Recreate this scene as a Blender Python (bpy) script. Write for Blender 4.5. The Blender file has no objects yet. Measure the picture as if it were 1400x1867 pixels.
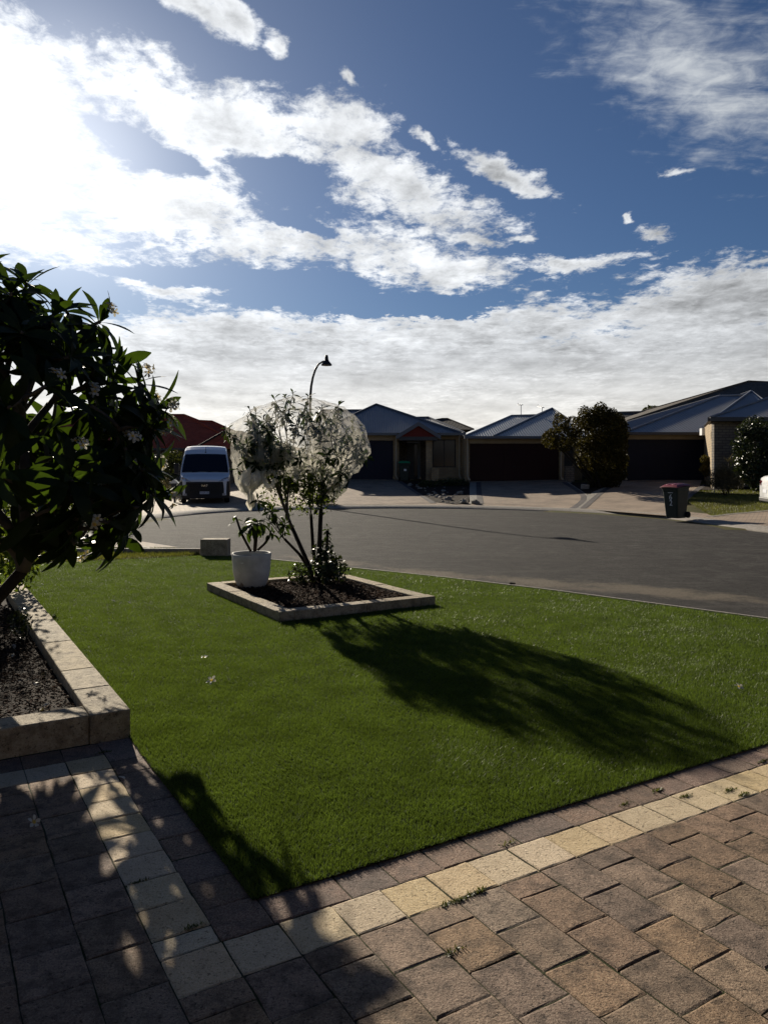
import bpy, bmesh, math, random
import numpy as np
from mathutils import Vector, Matrix, Euler

random.seed(7)
RNG = np.random.default_rng(7)
R = math.radians
SC = bpy.context.scene
COL = SC.collection

# ------------------------------------------------------------------ camera, sky, sun, exposure
F, CX, HY, EYE = 1400.0, 700.0, 855.0, 1.55
cam_d = bpy.data.cameras.new("camera")
cam = bpy.data.objects.new("camera", cam_d)
COL.objects.link(cam)
cam.location = (0, 0, EYE)
cam.rotation_euler = (R(90), 0, 0)
cam_d.sensor_width = 36.0
cam_d.lens = 36.0 * F / 1867.0
cam_d.shift_y = -(933.5 - HY) / 1867.0
cam_d.clip_start = 0.05
cam_d.clip_end = 3000
SC.camera = cam

SUN_EL, SUN_AZ = R(20.3), R(-23.8)          # azimuth measured from +Y towards +X
SUN_STRENGTH = 5.0
SKY_STRENGTH = 0.05
CLOUD_GAIN = 0.54

sun_d = bpy.data.lights.new("sun", "SUN")
sun = bpy.data.objects.new("sun", sun_d)
COL.objects.link(sun)
sun_d.energy = SUN_STRENGTH
sun_d.angle = R(0.53)
sun_d.color = (1.0, 0.90, 0.74)
SUN_DIR = Vector((math.sin(SUN_AZ) * math.cos(SUN_EL), math.cos(SUN_AZ) * math.cos(SUN_EL), math.sin(SUN_EL)))
sun.rotation_euler = SUN_DIR.to_track_quat('Z', 'Y').to_euler()

vs = SC.view_settings
vs.view_transform = 'Standard'
vs.look = 'None'
vs.gamma = 1.0
vs.exposure = 0.75
vs.use_curve_mapping = False
SC.render.film_transparent = False
SC.cycles.use_denoising = True
SC.cycles.max_bounces = 6
SC.cycles.diffuse_bounces = 3
SC.cycles.glossy_bounces = 2
SC.cycles.transmission_bounces = 4
SC.cycles.transparent_max_bounces = 16
SC.cycles.caustics_reflective = False
SC.cycles.caustics_refractive = False


class NT:
    """small helper to chain shader nodes"""
    def __init__(self, tree):
        self.t = tree

    def n(self, kind, **kw):
        nd = self.t.nodes.new(kind)
        for k, v in kw.items():
            setattr(nd, k, v)
        return nd

    def link(self, a, b):
        self.t.links.new(a, b)

    def put(self, sock, v):
        if isinstance(v, bpy.types.NodeSocket):
            self.link(v, sock)
        else:
            sock.default_value = v

    def m(self, op, a, b=None, c=None, clamp=False):
        nd = self.n('ShaderNodeMath', operation=op, use_clamp=clamp)
        self.put(nd.inputs[0], a)
        if b is not None:
            self.put(nd.inputs[1], b)
        if c is not None:
            self.put(nd.inputs[2], c)
        return nd.outputs[0]

    def vm(self, op, a, b=None):
        nd = self.n('ShaderNodeVectorMath', operation=op)
        self.put(nd.inputs[0], a)
        if b is not None:
            self.put(nd.inputs[1], b)
        return nd.outputs['Value'] if op in ('LENGTH', 'DOT_PRODUCT', 'DISTANCE') else nd.outputs['Vector']

    def ss(self, v, lo, hi, a=0.0, b=1.0):
        nd = self.n('ShaderNodeMapRange', interpolation_type='SMOOTHSTEP')
        self.put(nd.inputs['Value'], v)
        nd.inputs['From Min'].default_value = lo
        nd.inputs['From Max'].default_value = hi
        nd.inputs['To Min'].default_value = a
        nd.inputs['To Max'].default_value = b
        return nd.outputs[0]

    def mix(self, f, a, b, blend='MIX'):
        nd = self.n('ShaderNodeMix', data_type='RGBA', blend_type=blend)
        self.put(nd.inputs[0], f)
        for s, v in ((nd.inputs[6], a), (nd.inputs[7], b)):
            if isinstance(v, (tuple, list)) and len(v) == 3:
                v = (*v, 1.0)
            self.put(s, v)
        return nd.outputs[2]

    def noise(self, vec, scale, detail=4, rough=0.55, dist=0.0):
        nd = self.n('ShaderNodeTexNoise')
        if vec is not None:
            self.put(nd.inputs['Vector'], vec)
        nd.inputs['Scale'].default_value = scale
        nd.inputs['Detail'].default_value = detail
        nd.inputs['Roughness'].default_value = rough
        nd.inputs['Distortion'].default_value = dist
        return nd.outputs['Fac']

    def rgb(self, c):
        nd = self.n('ShaderNodeRGB')
        nd.outputs[0].default_value = (*c, 1)
        return nd.outputs[0]


def azel(px, py):
    a = math.atan2(px - CX, F)
    e = math.atan(((HY - py) / F) * math.cos(a))
    return a, e


def build_sky():
    w = bpy.data.worlds.new("World")
    SC.world = w
    w.use_nodes = True
    t = w.node_tree
    for nd in list(t.nodes):
        t.nodes.remove(nd)
    N = NT(t)
    out = N.n('ShaderNodeOutputWorld')
    bg = N.n('ShaderNodeBackground')
    bg.inputs['Strength'].default_value = SKY_STRENGTH
    N.link(bg.outputs[0], out.inputs[0])
    sky = N.n('ShaderNodeTexSky', sky_type='NISHITA')
    sky.sun_disc = False
    sky.sun_elevation = SUN_EL
    sky.sun_rotation = SUN_AZ
    sky.altitude = 300
    sky.air_density = 1.0
    sky.dust_density = 0.35
    sky.ozone_density = 2.0
    skyc = N.mix(1.0, sky.outputs[0], (0.325, 0.43, 0.59), 'MULTIPLY')

    g = N.n('ShaderNodeTexCoord').outputs['Generated']
    d = N.vm('NORMALIZE', g)
    sp = N.n('ShaderNodeSeparateXYZ')
    N.link(d, sp.inputs[0])
    X, Y, Z = sp.outputs
    az = N.m('ARCTAN2', X, Y)
    el = N.m('ARCSINE', Z)
    cb = N.n('ShaderNodeCombineXYZ')
    N.link(az, cb.inputs[0]); N.link(el, cb.inputs[1])
    ae = cb.outputs[0]
    # cloud layer seen in perspective: direction projected on a high flat layer
    zz = N.m('ADD', N.m('MAXIMUM', Z, 0.0), 0.12)
    cp = N.n('ShaderNodeCombineXYZ')
    N.link(N.m('DIVIDE', X, zz), cp.inputs[0]); N.link(N.m('DIVIDE', Y, zz), cp.inputs[1])
    P = cp.outputs[0]
    # bands run obliquely: stretch the noise along that direction
    mp = N.n('ShaderNodeMapping')
    N.link(P, mp.inputs[0])
    mp.inputs['Rotation'].default_value = (0, 0, R(62))
    mp.inputs['Scale'].default_value = (1.0, 0.62, 1)
    Pm = mp.outputs[0]

    # wander of the cloud edges
    wn = N.n('ShaderNodeTexNoise'); N.link(Pm, wn.inputs['Vector'])
    wn.inputs['Scale'].default_value = 2.6; wn.inputs['Detail'].default_value = 6; wn.inputs['Roughness'].default_value = 0.62
    wv = N.vm('MULTIPLY', N.vm('SUBTRACT', wn.outputs['Color'], (0.5, 0.5, 0.5)), (0.13, 0.08, 0.0))
    ae0 = ae
    ae = N.vm('ADD', ae, wv)

    blobs = [  # centre px, half sizes px, tilt (deg, down to the right), weight
        (20, 200, 190, 190, 10, 1.1), (-180, 330, 300, 330, 0, 1.0), (60, 330, 130, 140, 0, .7),
        (310, 180, 390, 66, 14, .85), (600, 238, 115, 48, 10, .65),
        (720, 335, 225, 46, 22, .7), (290, 385, 310, 66, 8, .68),
        (620, 455, 340, 58, 7, .72), (90, 440, 240, 50, 2, .8),
        (840, 492, 130, 36, 4, .8), (320, 525, 140, 26, 2, .9),
        (1020, 490, 150, 15, -4, .8), (935, 308, 92, 22, 28, 1.0),
        (795, 262, 36, 10, 20, .7), (620, 149, 15, 11, 30, .6),
        (1188, 424, 36, 19, 20, .7), (1138, 385, 14, 12, 0, .7),
        (1243, 291, 36, 9, 5, .45), (380, 8, 92, 24, 14, .9),
        (435, 28, 44, 18, 22, .8), (510, 80, 17, 15, 30, .6),
        (190, 58, 28, 15, 20, .5), (300, 92, 56, 24, 18, .6),
        (860, 425, 74, 17, 14, .7), (950, 432, 32, 11, 20, .45),
        (1300, 560, 330, 76, -4, 1.1), (860, 600, 420, 52, -1, 1.1), (420, 600, 260, 44, 0, 1.0),
    ]
    holes = [(250, 268, 112, 24, 15), (500, 305, 100, 26, 16), (430, 505, 260, 20, 3), (620, 553, 260, 15, 2), (60, 505, 120, 22, 0), (150, 560, 90, 26, 0), (560, 400, 60, 14, 10), (760, 555, 160, 16, 0)]
    D = None
    for (px, py, rx, ry, rot, wt) in blobs:
        a0, e0 = azel(px, py)
        mpn = N.n('ShaderNodeMapping', vector_type='TEXTURE')
        N.link(ae, mpn.inputs[0])
        mpn.inputs['Location'].default_value = (a0, e0, 0)
        mpn.inputs['Rotation'].default_value = (0, 0, R(-rot))
        c2 = math.cos(a0)
        mpn.inputs['Scale'].default_value = (rx / F * c2 * c2, ry / F * c2, 1)
        ln = N.vm('LENGTH', mpn.outputs[0])
        v = N.m('MULTIPLY', N.m('SUBTRACT', 1.0, ln), wt)
        D = v if D is None else N.m('MAXIMUM', D, v)
    D = N.m('MAXIMUM', D, -0.75)
    # low deck of cloud towards the horizon, all the way round
    deck = N.ss(el, 0.125, 0.235, 1.15, -0.75)
    D = N.m('MAXIMUM', D, deck)
    for (px, py, rx, ry, rot) in holes:
        a0, e0 = azel(px, py)
        mpn = N.n('ShaderNodeMapping', vector_type='TEXTURE')
        N.link(ae, mpn.inputs[0])
        mpn.inputs['Location'].default_value = (a0, e0, 0)
        mpn.inputs['Rotation'].default_value = (0, 0, R(-rot))
        c2 = math.cos(a0)
        mpn.inputs['Scale'].default_value = (rx / F * c2 * c2, ry / F * c2, 1)
        D = N.m('SUBTRACT', D, N.m('MULTIPLY', N.m('MAXIMUM', N.m('SUBTRACT', 1.25, N.vm('LENGTH', mpn.outputs[0])), 0.0), 1.15))
    n1 = N.noise(Pm, 1.7, 9, 0.62, 0.3)
    n2 = N.noise(N.vm('ADD', Pm, (3.1, 7.7, 0)), 5.5, 8, 0.66, 0.15)
    n6 = N.noise(N.vm('ADD', P, (8.1, 2.7, 0)), 17.0, 6, 0.68, 0.3)
    nz = N.m('ADD', N.m('MULTIPLY', N.m('SUBTRACT', n1, 0.5), 1.6), N.m('ADD', N.m('MULTIPLY', N.m('SUBTRACT', n2, 0.5), 1.7), N.m('MULTIPLY', N.m('SUBTRACT', n6, 0.5), 1.6)))
    Dn = N.m('ADD', D, nz)
    al = N.ss(Dn, -0.14, 0.50)
    # thin wispy cloud high on the right
    a0, e0 = azel(1265, 130)
    mc = N.n('ShaderNodeMapping', vector_type='TEXTURE')
    N.link(ae, mc.inputs[0])
    mc.inputs['Location'].default_value = (a0, e0, 0)
    mc.inputs['Rotation'].default_value = (0, 0, R(-26))
    mc.inputs['Scale'].default_value = (0.19, 0.078, 1)
    lc = N.m('SUBTRACT', 1.0, N.vm('LENGTH', mc.outputs[0]))
    mw = N.n('ShaderNodeMapping')
    N.link(P, mw.inputs[0])
    mw.inputs['Rotation'].default_value = (0, 0, R(-35))
    mw.inputs['Scale'].default_value = (1.0, 2.6, 1)
    c1 = N.noise(mw.outputs[0], 2.2, 9, 0.66, 0.8)
    c2n = N.noise(P, 16.0, 5, 0.6, 0.5)
    ci = N.m('ADD', N.m('ADD', lc, N.m('MULTIPLY', N.m('SUBTRACT', c1, 0.5), 2.2)), N.m('MULTIPLY', N.m('SUBTRACT', c2n, 0.5), 1.1))
    alc = N.m('MULTIPLY', N.ss(ci, -0.05, 1.35, 0.0, 1.0), N.ss(c2n, 0.2, 0.75, 0.62, 1.0))

    # light in the clouds: forward scattering round the sun, thicker cores greyer, relief towards the sun
    cs = N.m('MAXIMUM', N.vm('DOT_PRODUCT', d, tuple(SUN_DIR)), 0.0)
    glow = N.m('ADD', N.m('MULTIPLY', N.m('POWER', cs, 120.0), 1.4), N.m('MULTIPLY', N.m('POWER', cs, 14.0), 0.17))
    off = (SUN_DIR.x * 0.16, SUN_DIR.y * 0.16, 0)
    n3 = N.noise(N.vm('ADD', Pm, (3.1 + 0.09, 7.7 + 0.05, 0)), 5.5, 8, 0.62, 0.15)
    n4 = N.noise(N.vm('ADD', P, (1.3, 4.1, 0)), 1.1, 5, 0.6)
    core = N.ss(N.m('ADD', Dn, N.m('MULTIPLY', N.m('SUBTRACT', n4, 0.5), 1.4)), 0.25, 1.25)
    sm = N.n('ShaderNodeMapping'); N.link(ae0, sm.inputs[0]); sm.inputs['Scale'].default_value = (4.2, 30.0, 1)
    n7 = N.noise(sm.outputs[0], 1.6, 6, 0.6, 0.6)
    rel = N.m('ADD', N.m('MULTIPLY', N.m('MULTIPLY', N.m('SUBTRACT', n2, n3), 1.5), N.ss(el, 0.08, 0.3, 0.35, 1.0)), N.m('MULTIPLY', N.m('SUBTRACT', n7, 0.5), N.ss(el, 0.16, 0.28, 0.75, 0.0)))
    lum = N.m('ADD', N.m('ADD', N.m('SUBTRACT', 0.93, N.m('MULTIPLY', core, 0.38)), N.ss(el, 0.05, 0.20, 0.42, 0.0)), rel)
    lum = N.m('MAXIMUM', N.m('MULTIPLY', N.m('ADD', lum, glow), CLOUD_GAIN), 0.05)
    # away from the sun the deck is duller
    lum = N.m('MINIMUM', N.m('MULTIPLY', lum, N.ss(cs, 0.2, 0.95, 0.45, 1.0)), 0.70)
    tint = N.mix(N.ss(el, 0.02, 0.16), (1.0, 0.965, 0.89), (0.935, 0.965, 1.0))
    k = 1.0 / SKY_STRENGTH
    cc = N.vm('SCALE', tint)
    cc.node.inputs['Scale'].default_value = 1.0
    N.link(N.m('MULTIPLY', lum, k), cc.node.inputs['Scale'])
    # bright haze round the sun
    au = N.m('ADD', N.m('MULTIPLY', N.m('POWER', cs, 140.0), 0.30), N.m('ADD', N.m('MULTIPLY', N.m('POWER', cs, 26.0), 0.07), N.m('MULTIPLY', N.m('POWER', cs, 7.0), 0.022)))
    auc = N.vm('SCALE', N.rgb((1.0, 0.98, 0.95)))
    N.link(N.m('MULTIPLY', au, k), auc.node.inputs['Scale'])
    skyc = N.vm('ADD', skyc, auc)
    col = N.mix(al, skyc, cc)
    cic = N.vm('SCALE', N.rgb((0.9, 0.95, 1.0)))
    N.link(N.m('MULTIPLY', N.ss(cs, 0.2, 0.95, 0.20, 0.46), k), cic.node.inputs['Scale'])
    col = N.mix(N.m('MULTIPLY', alc, N.m('SUBTRACT', 1.0, al)), col, cic)
    N.link(col, bg.inputs['Color'])
    w.cycles.sampling_method = 'MANUAL'
    w.cycles.sample_map_resolution = 512


build_sky()

# ------------------------------------------------------------------ helpers
ROOT_LOC = {}


def tag(o, label=None, cat=None, group=None, kind=None):
    if label: o['label'] = label
    if cat: o['category'] = cat
    if group: o['group'] = group
    if kind: o['kind'] = kind
    return o


def empty(name, loc=(0, 0, 0), rz=0.0, label=None, cat=None, group=None):
    o = bpy.data.objects.new(name, None)
    COL.objects.link(o)
    o.location = loc
    o.rotation_euler = (0, 0, rz)
    o.empty_display_size = 0.1
    ROOT_LOC[o.name] = Vector(loc) if rz == 0 else Vector((0, 0, 0))
    return tag(o, label, cat, group)


class MB:
    """collects shapes; build() links them as ONE mesh object"""
    def __init__(self):
        self.v, self.f = [], []

    def add(self, vs_, fs_):
        b = len(self.v)
        self.v.extend([tuple(p) for p in vs_])
        self.f.extend([tuple(b + i for i in f) for f in fs_])
        return self

    def box(self, a, b):
        x0, y0, z0 = a; x1, y1, z1 = b
        return self.add([(x0, y0, z0), (x1, y0, z0), (x1, y1, z0), (x0, y1, z0), (x0, y0, z1), (x1, y0, z1), (x1, y1, z1), (x0, y1, z1)],
                        [(0, 3, 2, 1), (4, 5, 6, 7), (0, 1, 5, 4), (1, 2, 6, 5), (2, 3, 7, 6), (3, 0, 4, 7)])

    def obox(self, c, half, M):
        """oriented box, M 3x3"""
        vs_ = []
        for sz in (-1, 1):
            for sx, sy in ((-1, -1), (1, -1), (1, 1), (-1, 1)):
                vs_.append(Vector(c) + M @ Vector((sx * half[0], sy * half[1], sz * half[2])))
        return self.add(vs_, [(0, 3, 2, 1), (4, 5, 6, 7), (0, 1, 5, 4), (1, 2, 6, 5), (2, 3, 7, 6), (3, 0, 4, 7)])

    def prism(self, poly, z0, z1):
        n = len(poly)
        vs_ = [(x, y, z0) for x, y in poly] + [(x, y, z1) for x, y in poly]
        return self.add(vs_, [tuple(reversed(range(n))), tuple(range(n, 2 * n))] + [(i, (i + 1) % n, n + (i + 1) % n, n + i) for i in range(n)])

    def tube(self, pts, rad, seg=8, cap=True):
        pts = [Vector(p) for p in pts]
        if not hasattr(rad, '__len__'):
            rad = [rad] * len(pts)
        vs_, fs_ = [], []
        ref = Vector((0.31, 0.52, 0.79))
        prev = None
        for i, p in enumerate(pts):
            t = (pts[min(i + 1, len(pts) - 1)] - pts[max(i - 1, 0)])
            if t.length < 1e-9: t = Vector((0, 0, 1))
            t.normalize()
            if prev is None:
                a = t.cross(ref).normalized()
            else:
                a = (prev - t * prev.dot(t))
                a = a.normalized() if a.length > 1e-6 else t.cross(ref).normalized()
            prev = a
            b = t.cross(a)
            for k in range(seg):
                th = 2 * math.pi * k / seg
                vs_.append(p + (a * math.cos(th) + b * math.sin(th)) * rad[i])
        for i in range(len(pts) - 1):
            for k in range(seg):
                k2 = (k + 1) % seg
                fs_.append((i * seg + k, i * seg + k2, (i + 1) * seg + k2, (i + 1) * seg + k))
        if cap:
            fs_.append(tuple(reversed(range(seg))))
            fs_.append(tuple((len(pts) - 1) * seg + k for k in range(seg)))
        return self.add(vs_, fs_)

    def lathe(self, prof, c=(0, 0, 0), seg=24, close=False):
        vs_, fs_ = [], []
        for r, z in prof:
            for k in range(seg):
                th = 2 * math.pi * k / seg
                vs_.append((c[0] + r * math.cos(th), c[1] + r * math.sin(th), c[2] + z))
        for i in range(len(prof) - 1):
            for k in range(seg):
                k2 = (k + 1) % seg
                fs_.append((i * seg + k, i * seg + k2, (i + 1) * seg + k2, (i + 1) * seg + k))
        if close:
            fs_.append(tuple(reversed(range(seg))))
            fs_.append(tuple((len(prof) - 1) * seg + k for k in range(seg)))
        return self.add(vs_, fs_)

    def grid(self, fn, nu, nv):
        vs_ = [fn(i / nu, j / nv) for j in range(nv + 1) for i in range(nu + 1)]
        fs_ = [(j * (nu + 1) + i, j * (nu + 1) + i + 1, (j + 1) * (nu + 1) + i + 1, (j + 1) * (nu + 1) + i) for j in range(nv) for i in range(nu)]
        return self.add(vs_, fs_)

    def mesh(self, name, mat, smooth=False, off=None):
        me = bpy.data.meshes.new(name)
        vs_ = self.v if off is None else [(p[0] - off[0], p[1] - off[1], p[2] - off[2]) for p in self.v]
        me.from_pydata(vs_, [], self.f)
        if mat: me.materials.append(mat)
        if smooth:
            me.polygons.foreach_set('use_smooth', [True] * len(me.polygons))
        me.validate()
        me.update()
        return me

    def build(self, name, mat, parent=None, smooth=False, bevel=0.0, local=False):
        off = None
        if parent is not None and not local:
            r = parent
            while r.parent is not None: r = r.parent
            off = ROOT_LOC.get(r.name, r.location)
        o = bpy.data.objects.new(name, self.mesh(name, mat, smooth, off))
        COL.objects.link(o)
        if parent is not None: o.parent = parent
        if bevel > 0:
            md = o.modifiers.new('bevel', 'BEVEL')
            md.width = bevel; md.segments = 2; md.limit_method = 'ANGLE'; md.angle_limit = R(40)
        return o


def np_mesh(name, verts, tris, mat, smooth=False):
    me = bpy.data.meshes.new(name)
    verts = np.asarray(verts, dtype=np.float32); tris = np.asarray(tris, dtype=np.int32)
    k = tris.shape[1]
    me.vertices.add(len(verts)); me.vertices.foreach_set('co', verts.ravel())
    me.loops.add(tris.size); me.loops.foreach_set('vertex_index', tris.ravel())
    me.polygons.add(len(tris))
    me.polygons.foreach_set('loop_start', np.arange(0, tris.size, k, dtype=np.int32))
    me.polygons.foreach_set('loop_total', np.full(len(tris), k, dtype=np.int32))
    if smooth: me.polygons.foreach_set('use_smooth', np.ones(len(tris), dtype=bool))
    if mat: me.materials.append(mat)
    me.update(calc_edges=True)
    return me


def link_mesh(name, me, parent=None):
    o = bpy.data.objects.new(name, me)
    COL.objects.link(o)
    if parent is not None: o.parent = parent
    return o


# ------------------------------------------------------------------ materials
def mat(name, col, rough=0.7, spec=0.3, metal=0.0, var=0.0, vscale=3.0, bump=0.0, bscale=40.0, col2=None, coord='Object', rnd=0.0, coat=0.0):
    m = bpy.data.materials.new(name)
    m.use_nodes = True
    t = m.node_tree
    N = NT(t)
    b = t.nodes['Principled BSDF']
    b.inputs['Roughness'].default_value = rough
    b.inputs['Specular IOR Level'].default_value = spec
    b.inputs['Metallic'].default_value = metal
    b.inputs['Coat Weight'].default_value = coat
    b.inputs['Coat Roughness'].default_value = 0.08
    tc = N.n('ShaderNodeTexCoord').outputs[coord]
    c = N.rgb(col)
    if var > 0 or col2 is not None:
        f = N.ss(N.noise(tc, vscale, 6, 0.6), 0.32, 0.68)
        c2 = col2 if col2 is not None else tuple(x * (1 - var) for x in col)
        c = N.mix(f, col, c2)
    if rnd > 0:
        oi = N.n('ShaderNodeObjectInfo').outputs['Random']
        hs = N.n('ShaderNodeHueSaturation')
        N.link(c, hs.inputs['Color'])
        N.link(N.m('ADD', N.m('MULTIPLY', oi, rnd * 2), 1 - rnd), hs.inputs['Value'])
        N.link(N.m('ADD', N.m('MULTIPLY', oi, 0.03), 0.485), hs.inputs['Hue'])
        c = hs.outputs[0]
    N.link(c, b.inputs['Base Color'])
    if bump > 0:
        bp = N.n('ShaderNodeBump')
        bp.inputs['Strength'].default_value = 1.0
        bp.inputs['Distance'].default_value = bump
        N.link(N.noise(tc, bscale, 5, 0.65), bp.inputs['Height'])
        N.link(bp.outputs[0], b.inputs['Normal'])
    return m


def leaf_mat(name, col, tcol, tw=0.4, rough=0.52, spec=0.22, var=0.35, vs=6.0, rnd=0.25):
    m = bpy.data.materials.new(name)
    m.use_nodes = True
    t = m.node_tree
    N = NT(t)
    b = t.nodes['Principled BSDF']
    out = t.nodes['Material Output']
    b.inputs['Roughness'].default_value = rough
    b.inputs['Specular IOR Level'].default_value = spec
    tc = N.n('ShaderNodeTexCoord').outputs['Object']
    f = N.ss(N.noise(tc, vs, 4, 0.6), 0.3, 0.7)
    oi = N.n('ShaderNodeObjectInfo').outputs['Random']
    vv = N.m('ADD', N.m('MULTIPLY', oi, rnd * 2), 1 - rnd)
    def shade(cc):
        c = N.mix(f, cc, tuple(x * (1 - var) for x in cc))
        hs = N.n('ShaderNodeHueSaturation')
        N.link(c, hs.inputs['Color']); N.link(vv, hs.inputs['Value'])
        return hs.outputs[0]
    N.link(shade(col), b.inputs['Base Color'])
    tr = N.n('ShaderNodeBsdfTranslucent')
    N.link(shade(tcol), tr.inputs['Color'])
    mx = N.n('ShaderNodeMixShader')
    mx.inputs[0].default_value = tw
    N.link(b.outputs[0], mx.inputs[1]); N.link(tr.outputs[0], mx.inputs[2])
    N.link(mx.outputs[0], out.inputs['Surface'])
    return m


def speckle_mat(name, base, dark, light, fine=420.0, rough=0.85, bump=0.003, rnd=0.18, stain=0.5):
    """concrete / paver face: aggregate speckle, pits, blotchy wear"""
    m = bpy.data.materials.new(name)
    m.use_nodes = True
    t = m.node_tree
    N = NT(t)
    b = t.nodes['Principled BSDF']
    b.inputs['Roughness'].default_value = rough
    b.inputs['Specular IOR Level'].default_value = 0.25
    g = N.n('ShaderNodeNewGeometry').outputs['Position']
    blot = N.ss(N.noise(g, 11.0, 6, 0.72), 0.40, 0.66)
    sp = N.ss(N.noise(g, fine * 0.30, 3, 0.8), 0.42, 0.60)
    pit = N.m('MAXIMUM', N.ss(N.noise(g, fine * 0.13, 3, 0.75), 0.58, 0.67), N.m('MULTIPLY', N.ss(N.noise(g, fine * 0.32, 2, 0.6), 0.60, 0.68), 0.8))
    c = N.mix(sp, base, light)
    c = N.mix(N.m('MULTIPLY', blot, stain), c, dark)
    c = N.mix(N.m('MULTIPLY', pit, 0.75), c, tuple(x * 0.45 for x in dark))
    oi = N.n('ShaderNodeObjectInfo').outputs['Random']
    hs = N.n('ShaderNodeHueSaturation')
    N.link(c, hs.inputs['Color'])
    N.link(N.m('ADD', N.m('MULTIPLY', oi, rnd * 2), 1 - rnd), hs.inputs['Value'])
    N.link(N.m('ADD', N.m('MULTIPLY', N.m('FRACT', N.m('MULTIPLY', oi, 7.3)), 0.012), 0.494), hs.inputs['Hue'])
    N.link(N.m('ADD', N.m('MULTIPLY', N.m('FRACT', N.m('MULTIPLY', oi, 3.7)), 0.28), 0.74), hs.inputs['Saturation'])
    N.link(hs.outputs[0], b.inputs['Base Color'])
    h = N.m('ADD', N.m('MULTIPLY', sp, 0.5), N.m('MULTIPLY', pit, -1.2))
    h = N.m('ADD', h, N.m('MULTIPLY', N.noise(g, 45.0, 4, 0.6), 1.2))
    bp = N.n('ShaderNodeBump')
    bp.inputs['Distance'].default_value = bump
    N.link(h, bp.inputs['Height'])
    N.link(bp.outputs[0], b.inputs['Normal'])
    return m


def brick_mat(name, c1, c2, mortar, bw=0.23, bh=0.086, ms=0.012, axis='XZ', bump=0.006, rough=0.85, rot=0.0, offset=0.5):
    m = bpy.data.materials.new(name)
    m.use_nodes = True
    t = m.node_tree
    N = NT(t)
    b = t.nodes['Principled BSDF']
    b.inputs['Roughness'].default_value = rough
    b.inputs['Specular IOR Level'].default_value = 0.2
    pos = N.n('ShaderNodeNewGeometry').outputs['Position']
    s = N.n('ShaderNodeSeparateXYZ'); N.link(pos, s.inputs[0])
    cb = N.n('ShaderNodeCombineXYZ')
    if axis == 'XZ':
        N.link(N.m('ADD', s.outputs[0], s.outputs[1]), cb.inputs[0]); N.link(s.outputs[2], cb.inputs[1])
        vec = cb.outputs[0]
    else:
        N.link(s.outputs[0], cb.inputs[0]); N.link(s.outputs[1], cb.inputs[1])
        mp = N.n('ShaderNodeMapping'); mp.inputs['Rotation'].default_value = (0, 0, rot)
        N.link(cb.outputs[0], mp.inputs[0]); vec = mp.outputs[0]
    br = N.n('ShaderNodeTexBrick')
    br.offset = offset
    N.link(vec, br.inputs['Vector'])
    br.inputs['Color1'].default_value = (*c1, 1); br.inputs['Color2'].default_value = (*c2, 1); br.inputs['Mortar'].default_value = (*mortar, 1)
    br.inputs['Scale'].default_value = 1.0
    br.inputs['Mortar Size'].default_value = ms
    br.inputs['Brick Width'].default_value = bw
    br.inputs['Row Height'].default_value = bh
    br.inputs['Bias'].default_value = 0.0
    f = N.ss(N.noise(pos, 1.1, 5, 0.6), 0.3, 0.7, 0.75, 1.1)
    c = N.vm('SCALE', br.outputs['Color']); N.link(f, c.node.inputs['Scale'])
    N.link(c, b.inputs['Base Color'])
    bp = N.n('ShaderNodeBump'); bp.inputs['Distance'].default_value = bump
    bp.invert = True
    N.link(N.m('ADD', br.outputs['Fac'], N.m('MULTIPLY', N.noise(pos, 60, 3), 0.4)), bp.inputs['Height'])
    N.link(bp.outputs[0], b.inputs['Normal'])
    return m


M = {}
M['paver'] = speckle_mat('paver', (0.22, 0.138, 0.085), (0.06, 0.04, 0.027), (0.32, 0.22, 0.142), rnd=0.2, stain=0.75)
M['header'] = speckle_mat('header', (0.18, 0.108, 0.074), (0.10, 0.075, 0.06), (0.32, 0.23, 0.17), rnd=0.2, stain=0.6)
M['cream'] = speckle_mat('cream', (0.55, 0.41, 0.225), (0.39, 0.275, 0.145), (0.62, 0.49, 0.30), rnd=0.08, stain=0.45, bump=0.0025)
M['limestone'] = speckle_mat('limestone', (0.38, 0.30, 0.185), (0.14, 0.105, 0.065), (0.46, 0.38, 0.25), fine=300, rnd=0.1, stain=0.7, bump=0.004)
M['joint'] = mat('joint', (0.05, 0.042, 0.03), 0.95, 0.1, var=0.4, vscale=9, bump=0.006, bscale=90, col2=(0.03, 0.04, 0.014))
M['soil'] = mat('soil', (0.032, 0.021, 0.015), 0.95, 0.1, var=0.5, vscale=8, bump=0.02, bscale=45)
M['bark'] = mat('bark', (0.04, 0.032, 0.026), 0.9, 0.1, var=0.5, vscale=14, bump=0.006, bscale=60)
M['bark_pale'] = mat('bark_pale', (0.11, 0.095, 0.078), 0.7, 0.3, var=0.4, vscale=12, bump=0.004, bscale=50)
M['chip'] = mat('chip', (0.062, 0.036, 0.023), 0.95, 0.05, col2=(0.018, 0.012, 0.009), vscale=30)
M['frangipani'] = leaf_mat('frangipani', (0.011, 0.021, 0.007), (0.075, 0.13, 0.009), 0.30, rough=0.5, spec=0.16)
M['net_leaf'] = leaf_mat('net_leaf', (0.016, 0.028, 0.011), (0.06, 0.10, 0.012), 0.24, spec=0.12, rough=0.6)
M['small_leaf'] = leaf_mat('small_leaf', (0.035, 0.06, 0.015), (0.2, 0.27, 0.02), 0.4)
M['bush_leaf'] = leaf_mat('bush_leaf', (0.085, 0.07, 0.018), (0.12, 0.1, 0.015), 0.25, vs=1.6, var=0.5, spec=0.08, rough=0.7)
M['gloss_leaf'] = leaf_mat('gloss_leaf', (0.02, 0.032, 0.012), (0.06, 0.08, 0.01), 0.12, rough=0.42, spec=0.28)
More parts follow.
